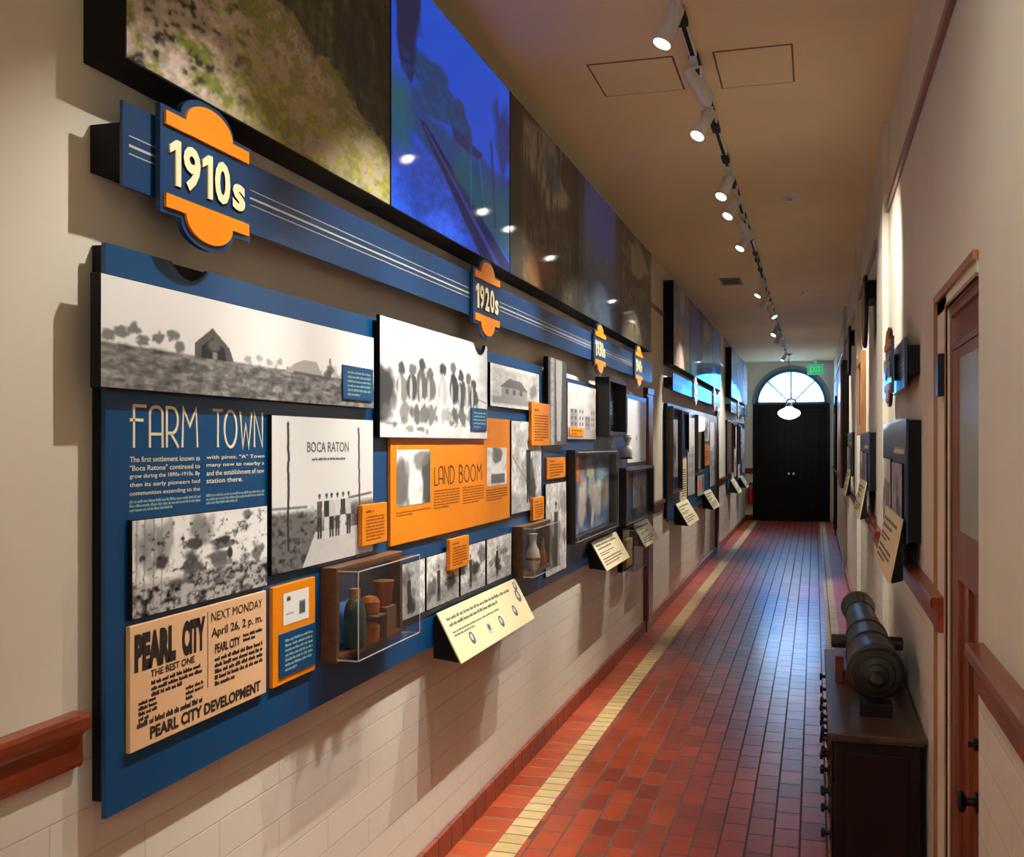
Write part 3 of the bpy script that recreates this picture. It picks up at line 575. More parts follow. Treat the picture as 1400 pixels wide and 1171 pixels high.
def hatch(x0, x1, y0, y1, label):
    o = build('ceiling_hatch', MB().box(x0, x1, y0, y1, ZC - .004, ZC), M['ceiling'], bevel=.001); tag(o, label, 'ceiling hatch')
    mb = MB().box(x0 - .008, x1 + .008, y0 - .008, y0, ZC - .003, ZC).box(x0 - .008, x1 + .008, y1, y1 + .008, ZC - .003, ZC).box(x0 - .008, x0, y0, y1, ZC - .003, ZC).box(x1, x1 + .008, y0, y1, ZC - .003, ZC)
    build('frame', mb, pm('hatch_gap', rgb(120, 90, 60), .8), o)
hatch(-.43, -.10, 4.72, 5.2, 'flush square ceiling hatch to the right of the lighting track')
hatch(-1.0, -.62, 4.72, 5.16, 'flush square ceiling hatch to the left of the lighting track')
v = build('ceiling_vent', MB().box(-.97, -.75, 11.2, 11.65, ZC - .012, ZC), pm('vent_tan', rgb(150, 120, 84), .6), bevel=.003); tag(v, 'small tan ceiling air vent left of the lighting track', 'vent')
build('grille', MB().box(-.95, -.77, 11.24, 11.30, ZC - .016, ZC - .012).box(-.95, -.77, 11.36, 11.42, ZC - .016, ZC - .012).box(-.95, -.77, 11.48, 11.54, ZC - .016, ZC - .012), M['black'], v)
for x, y, lb in ((-.17, 7.6, 'small round white detector on the ceiling right of the track, the nearer one'), (-.13, 12.3, 'small round white detector on the ceiling right of the track, the farther one')):
    d = build('smoke_detector', MB().lathe((x, y, ZC), (0, 0, -1), [(0, .05), (.015, .05), (.025, .035), (.03, .0)], 24), M['white'], smooth=True); tag(d, lb, 'smoke detector')
    build('sensor_cap', MB().lathe((x, y, ZC - .028), (0, 0, -1), [(0, .018), (.008, .016), (.01, .0)], 16), M['chrome'], d, smooth=True)
ex = build('exit_sign', MB().box(-.15, .17, 22.60, 22.64, 3.08, 3.30), M['white'], bevel=.004); tag(ex, 'green lit EXIT sign hanging beside the top of the arched window', 'exit sign')
FX = Fr((0, 22.598, 0), (1, 0, 0), (0, 0, 1)); 
build('sign_face', MB().fbox(FX, -.135, .155, 3.095, 3.285, -.001, .003), M['exit'], ex)
mb = MB(); glyphs(FX, 'EXIT', -.10, .12, 3.13, 3.25, .003, .001, mb, bold=.01); build('lettering', mb, pm('exit_letters', rgb(220, 255, 230), .5), ex)
build('bracket', MB().box(-.03, .05, 22.61, 22.63, 3.30, ZC), M['white'], ex)

# ================================================================== DISPLAY BUILDERS
def body_panel(name, F, u0, u1, v0, v1, nb, nf, mat, label, cat, group=None, bevel=.0015):
    o = build(name, MB().fbox(F, u0, u1, v0, v1, nb, nf), mat, bevel=bevel); tag(o, label, cat, group); return o
def photo(F, u0, u1, v0, v1, nb, nf, fn, label, res=.0045, base=(232, 230, 224), side='black', name='photo_panel', cat='photograph', group=None, mat='print', m=.002):
    o = body_panel(name, F, u0, u1, v0, v1, nb, nf, M[side], label, cat, group)
    print_on('photo_print', F, u0 + m, u1 - m, v0 + m, v1 - m, nf + .0006, fn, o, base, res, mat); return o
def caption(F, u0, u1, v0, v1, nb, nf, label, rows=9, seed=1, bg='orange', ink='inkbrown', title=True, group=None):
    o = body_panel('caption_panel', F, u0, u1, v0, v1, nb, nf, M[bg], label, 'caption panel', group)
    mb = MB(); w, h = u1 - u0, v1 - v0
    words(F, mb, u0 + w * .14, u1 - w * .12, v0 + h * .10, v1 - h * (.26 if title else .1), rows, seed, nf)
    if title: words(F, mb, u0 + w * .14, u0 + w * .7, v1 - h * .22, v1 - h * .10, 1, seed + 5, nf)
    build('lettering', mb, M[ink], o); return o
def sub_caption(parent, F, u0, u1, v0, v1, nb, nf, rows, seed, bg='blue', ink='inkgrey', label=None):
    o = build('caption_plate', MB().fbox(F, u0, u1, v0, v1, nb, nf), M[bg], parent, bevel=.001)
    if label: o['label'] = label
    mb = MB(); w, h = u1 - u0, v1 - v0; words(F, mb, u0 + w * .14, u1 - w * .1, v0 + h * .1, v1 - h * .12, rows, seed, nf); build('lettering', mb, M[ink], o)
def wedge(F, u0, u1, label, vt=1.0, vb=.82, nb=None, nf=None, seed=1, coins=0, group=None, rows=3):
    P = lambda u, n, v: F.p(u, v, n)
    back = BP if F is L else nb + .0006
    mb = MB(); vs = [P(u, n, v) for u in (u0, u1) for n, v in ((back, vt - .012), (nb, vt - .004), (nf - .004, vb), (back, vb + .012))]
    mb.add(vs, [(0, 1, 2, 3), (7, 6, 5, 4), (0, 4, 5, 1), (1, 5, 6, 2), (2, 6, 7, 3), (3, 7, 4, 0)])
    o = build('label_lectern', mb, M['black'], bevel=.001); tag(o, label, 'sloping label', group)
    a, b = P(0, nf, vb), P(0, nb, vt); G = Fr(P(u0, nf, vb), F.U, b - a); Hh_ = (b - a).length; w = u1 - u0
    pl = build('label_plate', MB().fbox(G, -.006, w + .006, -.004, Hh_ + .004, 0, .006), M['cream'], o, bevel=.001); pl['label'] = 'cream printed plate'
    ink = pm('label_ink', rgb(112, 104, 88), .6); pic = pm('label_picture', rgb(86, 88, 104), .6); lite = pm('label_picture_light', rgb(206, 206, 196), .6)
    mb = MB(); words(G, mb, .05, w * .86, Hh_ * .66, Hh_ * .90, 2, seed, .006, th=.0006); build('title_lettering', mb, ink, pl)
    mb = MB(); words(G, mb, .05, w * .62, Hh_ * .46, Hh_ * .60, 2, seed + 3, .006); build('lettering', mb, ink, pl)
    if coins == 0: mb = MB(); words(G, mb, .05, w * .8, Hh_ * .12, Hh_ * .40, 3, seed + 8, .006); build('lettering', mb, ink, pl)
    if coins:
        sp = [(w * (.20 + .19 * k) + (.03 if k % 2 else 0), Hh_ * (.30 if k < 3 else .36), .026) for k in range(coins)] + [(w * .93, Hh_ * .62, .03), (w * .95, Hh_ * .85, .022)]
        for k, (cx, cy, cr) in enumerate(sp):
            build('round_picture', MB().prism(G, arc(cx, cy, cr, cr, 0, 360, 16)[:-1], .006, .0072, 0).prism(G, arc(cx - .004, cy + .004, cr * .55, cr * .55, 0, 360, 12)[:-1], .0072, .0078, 1), [lite if k == 1 else pic, pic if k == 1 else lite], pl)
    return o
def case(F, u0, u1, v0, v1, nb, nfr, nfront, label, back='navy', frame='walnut', th=.022, acr=True, cat='display case', top=0.0):
    o = build('display_case', MB().fbox(F, u0, u0 + th, v0, v1, nb, nfr).fbox(F, u1 - th, u1, v0, v1, nb, nfr).fbox(F, u0 + th, u1 - th, v0, v0 + th, nb, nfr).fbox(F, u0 + th, u1 - th, v1 - th, v1, nb, nfr), M[frame], bevel=.002)
    tag(o, label, cat)
    build('back_panel', MB().fbox(F, u0 + th - .001, u1 - th + .001, v0 + th - .001, v1 - th + .001, nb, nb + .004), M[back], o)
    if acr:
        a0, a1, b0, b1, t = u0 + th * .35, u1 - th * .35, v0 + th * .35, v1 - th * .35 + top, .003
        mb = MB().fbox(F, a0, a1, b0, b1, nfront - t, nfront).fbox(F, a0, a0 + t, b0, b1, nfr, nfront - t).fbox(F, a1 - t, a1, b0, b1, nfr, nfront - t).fbox(F, a0 + t, a1 - t, b0, b0 + t, nfr, nfront - t).fbox(F, a0 + t, a1 - t, b1 - t, b1, nfr, nfront - t)
        c = build('acrylic_cover', mb, M['acrylic'], o); c['label'] = 'clear acrylic cover'
        e = .0035; mb = MB()
        for u in (a0, a1 - e):
            mb.fbox(F, u, u + e, b0, b1, nfront, nfront + .0008); mb.fbox(F, u, u + e, b0 - .0006, b0, nfr, nfront)
        for q in (b0, b1 - e): mb.fbox(F, a0, a1, q, q + e, nfront, nfront + .0008)
        mb.fbox(F, a0 - .0008, a0, b0, b0 + e, nfr, nfront); mb.fbox(F, a0 - .0008, a0, b1 - e, b1, nfr, nfront)
        build('polished_edge', mb, M['edge'], o)
    return o
def board(F, u0, u1, v0, v1, nb, nf, label, notches=(), mat='blue', cat='display board'):
    pts = [(u0, v0), (u1, v0), (u1, v1)]
    for cu, cv, r in sorted(notches, reverse=True):
        h = math.sqrt(max(1e-6, r * r - (cv - v1) ** 2)); a = math.degrees(math.atan2(v1 - cv, h))
        pts += arc(cu, cv, r, r, a, -180 - a, 14)
    pts += [(u0, v1)]
    o = build('display_board', MB().prism(F, pts, nf - .010, nf), M[mat]); tag(o, label, cat)
    f = build('mounting_box', MB().fbox(F, u0 + .012, u1 - .012, v0 + .03, v1 - .002, nb, nf - .010), M['black'], o); f['label'] = 'black mounting box'
    return o
def badge(F, cu, text, label, n0=-1.352, cv=2.2615, s=1.0, blur=False):
    def half(w, h1, h2, dw, sgn):
        p = [(cu - w, cv + sgn * h1), (cu - dw, cv + sgn * h1)] + [(cu - dw * math.cos(math.radians(t)), cv + sgn * (h1 + (h2 - h1) * math.sin(math.radians(t)))) for t in range(10, 180, 10)] + [(cu + dw, cv + sgn * h1), (cu + w, cv + sgn * h1)]
        return p
    w, dw = .171 * s, .096 * s
    up = half(w + .013, .1035 * s + .012, .159 * s + .010, dw + .013, 1); dn = half(w + .013, .1035 * s + .012, .159 * s + .010, dw + .013, -1)
    o = build('decade_badge', MB().prism(F, up[::-1] + dn, n0, n0 + .012), M['navy']); tag(o, label, 'decade sign', 'orange and blue decade badges on the left wall' if F is L else None)
    for sg, nm in ((1, 'top'), (-1, 'bottom')):
        p = half(w, .1035 * s, .155 * s, dw, sg) + [(cu + w, cv + sg * .074 * s), (cu - w, cv + sg * .074 * s)]
        c = build('orange_cap', MB().prism(F, p, n0 + .012, n0 + .018), M['orange'], o); c['label'] = nm + ' orange cap'
    mb, mb2 = MB(), MB()
    def numerals(m, du, dv, n, th):
        wd = {'1': .62, 's': .86}; tot = sum(wd.get(c, 1.0) for c in text); u = cu - .158 * s + du; k = .318 * s / tot
        for c in text:
            w_ = wd.get(c, 1.0) * k; a, b = u + w_ * .07, u + w_ * .93; v0, v1 = cv - .050 * s + dv, cv + (.050 if c != 's' else .014) * s + dv
            if c == '1':
                bw = .0195 * s; m.prism(F, [(b - bw, v0), (b, v0), (b, v1), (b - bw * .8, v1), (a, v1 - .017 * s), (a, v1 - .034 * s), (b - bw, v1 - .022 * s)], n, n + th)
            else: glyphs(F, c, a, b, v0, v1, n, th, m, bold=.035)
            u += w_
    numerals(mb, 0, 0, n0 + .0122, .004); numerals(mb2, .003, -.004, n0 + .0122, .001)
    build('numerals', mb, M['cream'], o); build('numeral_shadow', mb2, M['black'], o); return o
def band(F, u0, u1, nb, nf, label, v0=2.176, v1=2.352, mat='navy', skip=()):
    o = build('timeline_band', MB().fbox(F, u0, u1, v0, v1, nf - .008, nf), M[mat], bevel=.001); tag(o, label, 'timeline band')
    mid = (v0 + v1) / 2; h = (v1 - v0) * .31
    b = build('mounting_box', MB().fbox(F, u0 + .004, u1 - .02, mid - h, mid + h * .8, nb, nf - .008), M['black'], o); b['label'] = 'black mounting box'
    mb = MB(); 
    for z, t in ((.020, .0025), (0, .0055), (-.017, .0025)): mb.fbox(F, u0 + .02, u1 - .01, mid + z - t / 2, mid + z + t / 2, nf, nf + .0006)
    build('pinstripe', mb, M['inkgold'], o); return o
# ================================================================== BAY ONE, LEFT WALL (numbers are metres along the wall and above the floor)
WB = XL + .0015; BP = -1.3963; NB, NF = -1.385, -1.372        # fronts of the low and the raised panels; the board front is -1.397
BF = -1.397
b1 = board(L, 1.828, 5.405, .880, 2.062, WB, BF, 'tall blue display board nearest the viewer headed FARM TOWN', notches=((2.13, 2.118, .090),))
b2 = board(L, 5.41, 8.99, .880, 2.036, WB, BF, 'blue display board behind the figure display case, ending at the wooden door casing', mat='navy')
# lettering printed on the first board
for s_, a_, c_ in (('FARM', 1.912, 2.170), ('TOWN', 2.225, 2.470)):
    mb = MB(); deco(L, s_, a_, c_, 1.641, 1.731, BF, .0015, mb, wt=.075); build('heading', mb, M['inkcream'], b1)
mb = MB()
for i, s in enumerate(('The first settlement known as', '"Boca Ratone" continued to', 'grow during the 1890s-1910s. By', 'then its early pioneers had', 'communities extending to the')):
    v = 1.622 - i * .0185; glyphs(L, s, 1.906, 2.170, v - .012, v, BF, .0008, mb, bold=.006)
build('body_text', mb, M['inkcream'], b1); mb = MB()
for i, (s, w) in enumerate((('with pines. "A" Town', 1), ('many new to nearby a', 1), ('and the establishment of new', 1), ('station there.', .6))):
    v = 1.622 - i * .0185; glyphs(L, s, 2.198, 2.198 + .273 * w, v - .012, v, BF, .0008, mb, bold=.006)
build('body_text', mb, M['inkcream'], b1)
mb = MB(); words(L, mb, 1.906, 2.173, 1.503, 1.530, 3, 4, BF, fill=.8); build('small_text', mb, M['inkgrey'], b1); mb = MB(); words(L, mb, 2.198, 2.471, 1.503, 1.530, 3, 5, BF, fill=.8); build('small_text', mb, M['inkgrey'], b1)
p = photo(L, 1.779, 3.129, 1.762, 1.993, BP, NF, ph_farm, 'wide black and white photograph of a barn across an open farm field', res=.0028, base=(236, 234, 229))
sub_caption(p, L, 2.889, 3.112, 1.785, 1.888, NF, NF + .006, 6, 3, label='blue caption plate')
photo(L, 1.897, 2.466, 1.276, 1.488, BP, NB, ph_pioneer, 'black and white photograph of pioneers by a palm clearing, under the FARM TOWN text', res=.0026, base=(240, 239, 234))
photo(L, 2.488, 3.153, 1.298, 1.727, BP, NB, ph_boca, 'black and white photograph of people standing beneath a BOCA RATON gateway sign', res=.0028, base=(228, 227, 222))
# lettering in the gateway photograph
bp = bpy.data.objects['photo_panel.002']; mb = MB(); glyphs(L, 'BOCA RATON', 2.690, 2.965, 1.625, 1.655, NB + .0008, .0004, mb, bold=.01); words(L, mb, 2.72, 2.94, 1.600, 1.612, 1, 9, NB + .0008, short_last=False)
build('gateway_lettering', mb, pm('grey_ink', rgb(110, 106, 102), .6), bp)
# poster
ps = body_panel('poster_panel', L, 1.892, 2.461, .996, 1.264, BP, NB, pm('poster_tan', rgb(236, 190, 142), .55, var=.03, scale=4), 'tan wood-type poster headed PEARL CITY at the lower left of the board', 'poster')
mb = MB(); q = NB
glyphs(L, 'PEARL', 1.906, 2.056, 1.163, 1.244, q, .0008, mb, bold=.07); glyphs(L, 'CITY', 2.080, 2.174, 1.163, 1.244, q, .0008, mb, bold=.07)
glyphs(L, 'NEXT MONDAY', 2.20, 2.44, 1.224, 1.246, q, .0008, mb); glyphs(L, 'April 26, 2 p. m.', 2.20, 2.44, 1.180, 1.208, q, .0008, mb, bold=.02)
glyphs(L, 'PEARL CITY', 2.215, 2.33, 1.145, 1.168, q, .0008, mb, bold=.03)
glyphs(L, 'THE BEST ONE', 1.962, 2.130, 1.142, 1.158, q, .0008, mb, bold=.02)
words(L, mb, 1.965, 2.16, 1.098, 1.136, 3, 21, q, fill=.8); words(L, mb, 1.920, 1.985, 1.055, 1.10, 4, 22, q, fill=.8); words(L, mb, 2.095, 2.165, 1.06, 1.095, 3, 23, q, fill=.8)
words(L, mb, 2.345, 2.44, 1.148, 1.172, 2, 24, q, fill=.8); words(L, mb, 2.215, 2.44, 1.065, 1.138, 5, 25, q, fill=.8)
words(L, mb, 1.915, 2.165, 1.040, 1.056, 1, 26, q, fill=.9, short_last=False)
glyphs(L, 'PEARL CITY DEVELOPMENT', 1.96, 2.43, 1.008, 1.036, q, .0008, mb, bold=.04)
mb.fbox(L, 2.184, 2.186, 1.07, 1.25, q, q + .0006); build('lettering', mb, M['inkblack'], ps)
# orange card with a small photo and a blue text block
oc = body_panel('card_panel', L, 2.496, 2.742, .998, 1.266, BP, NB, M['orange'], 'upright orange card holding a small photograph over a blue text block', 'display card')
print_on('photo_print', L, 2.552, 2.700, 1.155, 1.242, NB + .001, lambda c: (c.rect(.62, .2, .85, .62, GR(90)), c.ell(.2, .8, .08, .08, GR(70)), c.rect(.1, .3, .4, .36, GR(150))), oc, res=.004)
sub_caption(oc, L, 2.527, 2.737, 1.017, 1.136, NB, NB + .004, 7, 12, label='blue text block')
caption(L, 3.032, 3.231, 1.325, 1.455, NB + .001, NF + .004, 'small orange caption overlapping the corner of the gateway photograph', 8, 31)
# photograph of the men, notched for the badge above
pts = [(3.177, 1.669), (4.349, 1.669), (4.349, 2.074)] + arc(4.245, 2.118, .088, .088, -30, -150, 12) + [(3.177, 2.074)]
pm_ = build('photo_panel', MB().prism(L, pts, NB + .001, NF), M['black']); tag(pm_, 'large pale black and white photograph of a group of men, notched along its top edge', 'photograph')
def ph_men2(c):
    ph_men(c); return c
o = print_on('photo_print', L, 3.179, 4.347, 1.671, 2.072, NF + .0006, ph_men2, pm_, (222, 222, 218), .0045)
me = o.data; ctr = Vector((0, 4.245, 2.118)) - Vector((0, WPOS[o.name].y, WPOS[o.name].z))
bm = bmesh.new(); bm.from_mesh(me); bmesh.ops.delete(bm, geom=[v for v in bm.verts if (Vector((0, v.co.y, v.co.z)) - ctr).length < .090], context='VERTS'); bm.to_mesh(me); bm.free()
sub_caption(pm_, L, 4.117, 4.328, 1.705, 1.799, NF, NF + .006, 5, 15, label='blue caption plate')
# orange LAND BOOM panel with two photographs
lp = body_panel('text_panel', L, 3.300, 4.747, 1.299, 1.762, BP, NB, M['orange'], 'large orange panel headed LAND BOOM with two small photographs', 'text panel')
mb = MB(); deco(L, 'LAND BOOM', 3.72, 4.32, 1.492, 1.560, NB, .001, mb, wt=.085); build('heading', mb, M['inkblack'], lp)
mb = MB(); words(L, mb, 3.72, 4.02, 1.40, 1.475, 7, 41, NB); words(L, mb, 4.06, 4.34, 1.40, 1.475, 7, 42, NB); words(L, mb, 4.38, 4.70, 1.395, 1.45, 5, 43, NB); words(L, mb, 3.35, 3.69, 1.395, 1.415, 2, 44, NB); build('body_text', mb, M['inkbrown'], lp)
print_on('photo_print', L, 3.352, 3.680, 1.431, 1.628, NB + .0012, lambda c: (c.mul(.8 + .4 * c.noise(6, 6, 3, 3)), c.poly([(.3, 0), (.7, 0), (.56, .6), (.46, .6)], GR(236), .8), c.ell(.1, .4, .2, .5, GR(90), .8, .4, 1, 1), c.ell(.9, .4, .17, .5, GR(56), .85, .4, 1, 2), c.ell(.7, .8, .25, .2, GR(120), .8, .4, 1, 3)), lp, res=.005)
print_on('photo_print', L, 4.385, 4.690, 1.461, 1.631, NB + .0012, lambda c: (c.mul(.8 + .4 * c.noise(6, 6, 9, 3)), c.ell(.5, .8, .3, .2, GR(90), .8, .4, 1, 1), c.rect(.2, .05, .9, .3, GR(80), .8)), lp, res=.006)
photo(L, 4.434, 5.293, 1.816, 2.012, BP, NB, ph_house, 'small black and white photograph of a timber house in a white border', res=.005, base=(222, 218, 212))
photo(L, 4.771, 5.338, 1.312, 1.760, BP, NB, ph_figs(51), 'tall black and white photograph beside the right edge of the orange panel', res=.005, base=(216, 214, 210))
caption(L, 5.083, 5.461, 1.640, 1.860, NB, NF + .004, 'tall bright orange caption between the house photograph and the street photograph', 10, 52)
caption(L, 5.112, 5.334, 1.258, 1.372, NB + .001, NF + .004, 'small orange caption above the second acrylic case', 6, 53)
photo(L, 5.430, 5.870, 1.640, 2.118, BP, NF, ph_street, 'narrow tall street photograph rising above the top edge of the board', res=.006, base=(190, 188, 182))
caption(L, 5.464, 5.894, 1.457, 1.572, BP, NB, 'wide orange caption under the tall street photograph', 5, 54)
photo(L, 5.432, 5.912, .929, 1.432, BP, NB, ph_figs(55, 90), 'tall narrow pale photograph at the left of the figure display case', res=.006, base=(226, 224, 218))
pp = photo(L, 5.945, 6.778, 1.676, 2.010, BP, NB, ph_building(56), 'grey newspaper print with a small orange caption in its lower corner', res=.007, base=(204, 198, 194))
sub_caption(pp, L, 5.98, 6.37, 1.695, 1.745, NB, NB + .005, 2, 57, 'orange', 'inkbrown', 'small orange caption')
# row of four small photographs under the orange panel
for i, (a, b_, lb) in enumerate(((3.313, 3.625, 'first from the left, half behind the acrylic case'), (3.641, 4.010, 'second from the left, overlapped by an orange tag'), (4.030, 4.362, 'third from the left'), (4.385, 4.771, 'last on the right'))):
    photo(L, a, b_, 1.028, 1.228, BP, NB, ph_figs(61 + i, 80), 'small photograph under the orange panel, ' + lb, res=.0045, base=(222, 220, 214), group='row of small photographs under the orange panel')
caption(L, 3.856, 4.089, 1.153, 1.274, NB + .001, NF + .004, 'small orange caption over the row of small photographs', 7, 66)
# first acrylic case and its things
case(L, 2.798, 3.310, 1.005, 1.285, BP, -1.345, -1.280, 'walnut backed acrylic display case holding jars and a copper cup')
it = build('picture_card', MB().fbox(L, 2.835, 3.02, 1.04, 1.255, BF + .006, BF + .012), pm('sky_blue_card', rgb(80, 140, 214), .5, var=.1)); tag(it, 'blue picture card with a small yellow sun at the left of the first acrylic case', 'card')
build('sun_print', MB().prism(L, arc(2.872, 1.222, .016, .016, 0, 360, 16)[:-1], BF + .012, BF + .0126), M['orange'], it)
def vessel(P, prof, mat, name, label, cat, extra=None):
    o = build(name, MB().lathe(P, (0, 0, 1), prof, 20), M[mat], smooth=True); tag(o, label, cat)
    if extra: build(extra[0], MB().lathe((P[0], P[1], P[2] + extra[2]), (0, 0, 1), extra[3], 20), M[extra[1]], o, smooth=True)
    return o
z0 = 1.0285
vessel((-1.345, 2.925, z0), [(0, .028), (.01, .034), (.11, .034), (.14, .026), (.15, .018)], 'green', 'canteen', 'dark green cloth covered bottle in the first acrylic case', 'bottle', ('stopper', 'amber', .150, [(0, .016), (.03, .018), (.034, .0)]))
vessel((-1.345, 3.035, z0), [(0, .026), (.01, .032), (.05, .033), (.06, .024), (.066, .0)], 'amber', 'jar', 'amber jar standing lowest in the middle of the first acrylic case', 'jar', ('foot', 'walnut', -.0003, [(0, .02), (.003, .02)]))
st = build('display_stand', MB().box(-1.385, -1.305, 3.000, 3.075, 1.108, 1.113).box(-1.389, -1.383, 3.000, 3.075, 1.10, 1.15), M['walnut'], bevel=.001); tag(st, 'tiny walnut shelf in the first acrylic case', 'shelf')
vessel((-1.345, 3.038, 1.1135), [(0, .024), (.008, .031), (.04, .032), (.055, .022), (.06, .0)], 'amber', 'jar', 'amber jar on the tiny shelf in the first acrylic case', 'jar', ('foot', 'walnut', -.0003, [(0, .02), (.002, .02)]))
st = build('display_block', MB().box(-1.375, -1.315, 3.105, 3.185, z0, 1.125), M['walnut'], bevel=.002); tag(st, 'walnut block under the copper cup', 'block')
vessel((-1.345, 3.145, 1.1255), [(0, .022), (.004, .024), (.075, .034), (.078, .034), (.074, .030), (.01, .02), (.008, .0)], 'copper', 'cup', 'copper cup on a block in the first acrylic case', 'cup', ('rim', 'copper', .076, [(0, .035), (.004, .0355), (.005, .033)]))
# second acrylic case
case(L, 4.835, 5.38, 1.000, 1.250, BP, -1.345, -1.29, 'smaller acrylic display case holding a cream vase, left of the tall pale photograph')
vessel((-1.345, 5.02, 1.0225), [(0, .02), (.01, .03), (.05, .038), (.10, .030), (.13, .016), (.17, .02), (.18, .026)], 'ivory', 'vase', 'cream vase inside the smaller acrylic case', 'vase', ('band', 'copper', .05, [(0, .0385), (.012, .0375)]))
vessel((-1.345, 5.20, 1.0225), [(0, .02), (.01, .024), (.06, .024), (.10, .012), (.13, .012)], 'amber', 'bottle', 'small amber bottle beside the cream vase', 'bottle', ('cork', 'walnut', .13, [(0, .010), (.014, .011)]))
wedge(L, 3.745, 4.804, 'large cream sloping label with round pictures, under the row of small photographs', 1.0, .82, -1.382, -1.287, 71, coins=4)
wedge(L, 6.60, 7.45, 'cream sloping label under the figure display case', 1.01, .835, -1.382, -1.283, 72)
wedge(L, 8.20, 8.93, 'cream sloping label at the far end of the nearest boards', 1.005, .835, -1.382, -1.283, 73)
case(L, 7.62, 8.12, .70, 1.02, BP, -1.36, -1.26, 'acrylic display case between the two farther sloping labels', frame='black', back='cream')
bk = build('book', MB().box(-1.385, -1.345, 7.72, 7.98, .7235, .93), pm('book_tan', rgb(172, 140, 96), .6), bevel=.003); tag(bk, 'tan book standing in the lower acrylic case', 'book')
build('page_block', MB().box(-1.382, -1.348, 7.725, 7.984, .727, .926), M['ivory'], bk)
# dark box, figure case, last case
dc = case(L, 6.80, 7.46, 1.700, 2.092, BP, -1.300, -1.300, 'deep dark wooden shadow box near the top of the far board', back='blue', frame='darkwood', th=.03, acr=False)
p = build('framed_print', MB().fbox(L, 6.90, 7.36, 1.78, 2.02, BF + .005, BF + .02), M['navy'], bevel=.001); tag(p, 'blue print inside the deep dark shadow box', 'print')
words(L, mb := MB(), 6.95, 7.30, 1.82, 1.98, 6, 74, BF + .02); build('lettering', mb, M['inkgrey'], p)
def mural(c):
    c.mix(np.ones_like(c.X), (70, 96, 140)); n = c.noise(7, 6, 5, 3); c.mix(np.clip((n - .45) * 5, 0, 1), (120, 140, 150))
    for i, (x, y, rx, ry, col) in enumerate(((.30, .42, .12, .34, (196, 176, 156)), (.52, .48, .09, .36, (206, 192, 170)), (.68, .45, .10, .30, (210, 190, 180)), (.15, .5, .08, .3, (70, 86, 120)), (.82, .5, .06, .25, (110, 130, 92)), (.92, .45, .05, .2, (184, 132, 110)), (.45, .25, .06, .2, (60, 62, 76)), (.75, .75, .12, .12, (120, 150, 150)), (.2, .85, .12, .1, (176, 110, 76)))):
        c.ell(x, y, rx, ry, col, .9, .4, .9, i + 3)
    c.rect(.08, .66, .24, .97, (196, 110, 66)); c.rect(.40, .72, .58, .84, (206, 192, 150)); c.mul(.95 + .5 * n)
mc = case(L, 5.969, 7.307, 1.060, 1.612, BP, -1.345, -1.33, 'large dark framed display case showing a mural of figures', frame='darkwood', th=.035, back='navy')
print_on('mural', L, 6.01, 7.27, 1.10, 1.575, BF + .006, mural, mc, res=.008)
lc = case(L, 7.60, 8.985, 1.040, 1.468, BP, -1.33, -1.32, 'dark framed display case with an orange label and a green bowl, beside the door casing', frame='darkwood', th=.03, back='blue')
bw = build('bowl', MB().lathe((-1.362, 8.15, 1.0715), (0, 0, 1), [(0, .012), (.004, .014), (.03, .024), (.07, .027), (.07, .024), (.03, .018), (.01, .0)], 20), M['teal'], smooth=True); tag(bw, 'green glazed bowl standing in the case beside the door casing', 'bowl')
build('bowl_foot', MB().lathe((-1.362, 8.15, 1.0710), (0, 0, 1), [(0, .016), (.006, .015)], 16), M['teal'], bw)
caption(L, 7.75, 8.05, 1.31, 1.43, BF + .005, BF + .012, 'small orange label inside the case beside the door casing', 4, 75)
photo(L, 8.22, 8.90, 1.12, 1.43, BF + .005, BF + .012, ph_figs(77), 'grey photograph hanging inside the case beside the door casing', res=.012, base=(150, 150, 160))
p = photo(L, 7.985, 8.90, 1.50, 2.000, BP, NB, lambda c: (c.mul(.96 + .06 * c.noise(3, 9, 3, 2)), c.rect(.42, .35, .48, .42, GR(150))), 'nearly blank white panel at the far top of the boards', res=.012, base=(232, 234, 232), name='white_panel', cat='panel', side='white')
vs_ = vessel((-1.350, 7.78, 1.5455), [(0, .022), (.01, .034), (.04, .042), (.075, .03), (.095, .014), (.12, .02), (.15, .034), (.17, .026), (.178, .0)], 'white', 'figurine', 'white double-bulbed figurine on a bracket under the deep shadow box', 'figurine', ('collar', 'white', .092, [(0, .018), (.006, .018)]))
bkt = build('wall_bracket', MB().box(BP, -1.32, 7.73, 7.83, 1.535, 1.5445), M['black'], bevel=.001); tag(bkt, 'small black bracket holding the white figurine', 'bracket')
# big landscape photographs
def big(u0, w, fn, label, seed_res=.006, mat='gloss'): photo(L, u0, u0 + w, 2.428, 3.262, WB, -1.338, fn, label, res=seed_res, name='landscape_panel', cat='landscape photograph', mat=mat, m=.004)
big(1.812, 1.372, ph_nature('dune', 1), 'large landscape photograph of grassy dunes and scrub, nearest the viewer', mat='print')
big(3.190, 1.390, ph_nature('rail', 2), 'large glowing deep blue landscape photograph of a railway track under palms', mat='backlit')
big(4.588, 1.420, ph_nature('swamp', 3), 'large brown landscape photograph of a swampy wood right of the blue railway one')
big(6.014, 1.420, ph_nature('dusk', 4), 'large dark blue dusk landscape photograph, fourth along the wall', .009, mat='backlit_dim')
big(7.440, 1.430, ph_nature('forest', 5), 'large brown woodland photograph, last before the gap in the wall', .009)
band(L, 1.830, 9.08, WB, -1.357, 'long dark blue timeline band with pinstripes under the landscape photographs')
badge(L, 2.117, '1910s', 'largest looking orange and blue badge reading 1910s, nearest the viewer')
badge(L, 4.245, '1920s', 'orange and blue badge reading 1920s, second along the band')
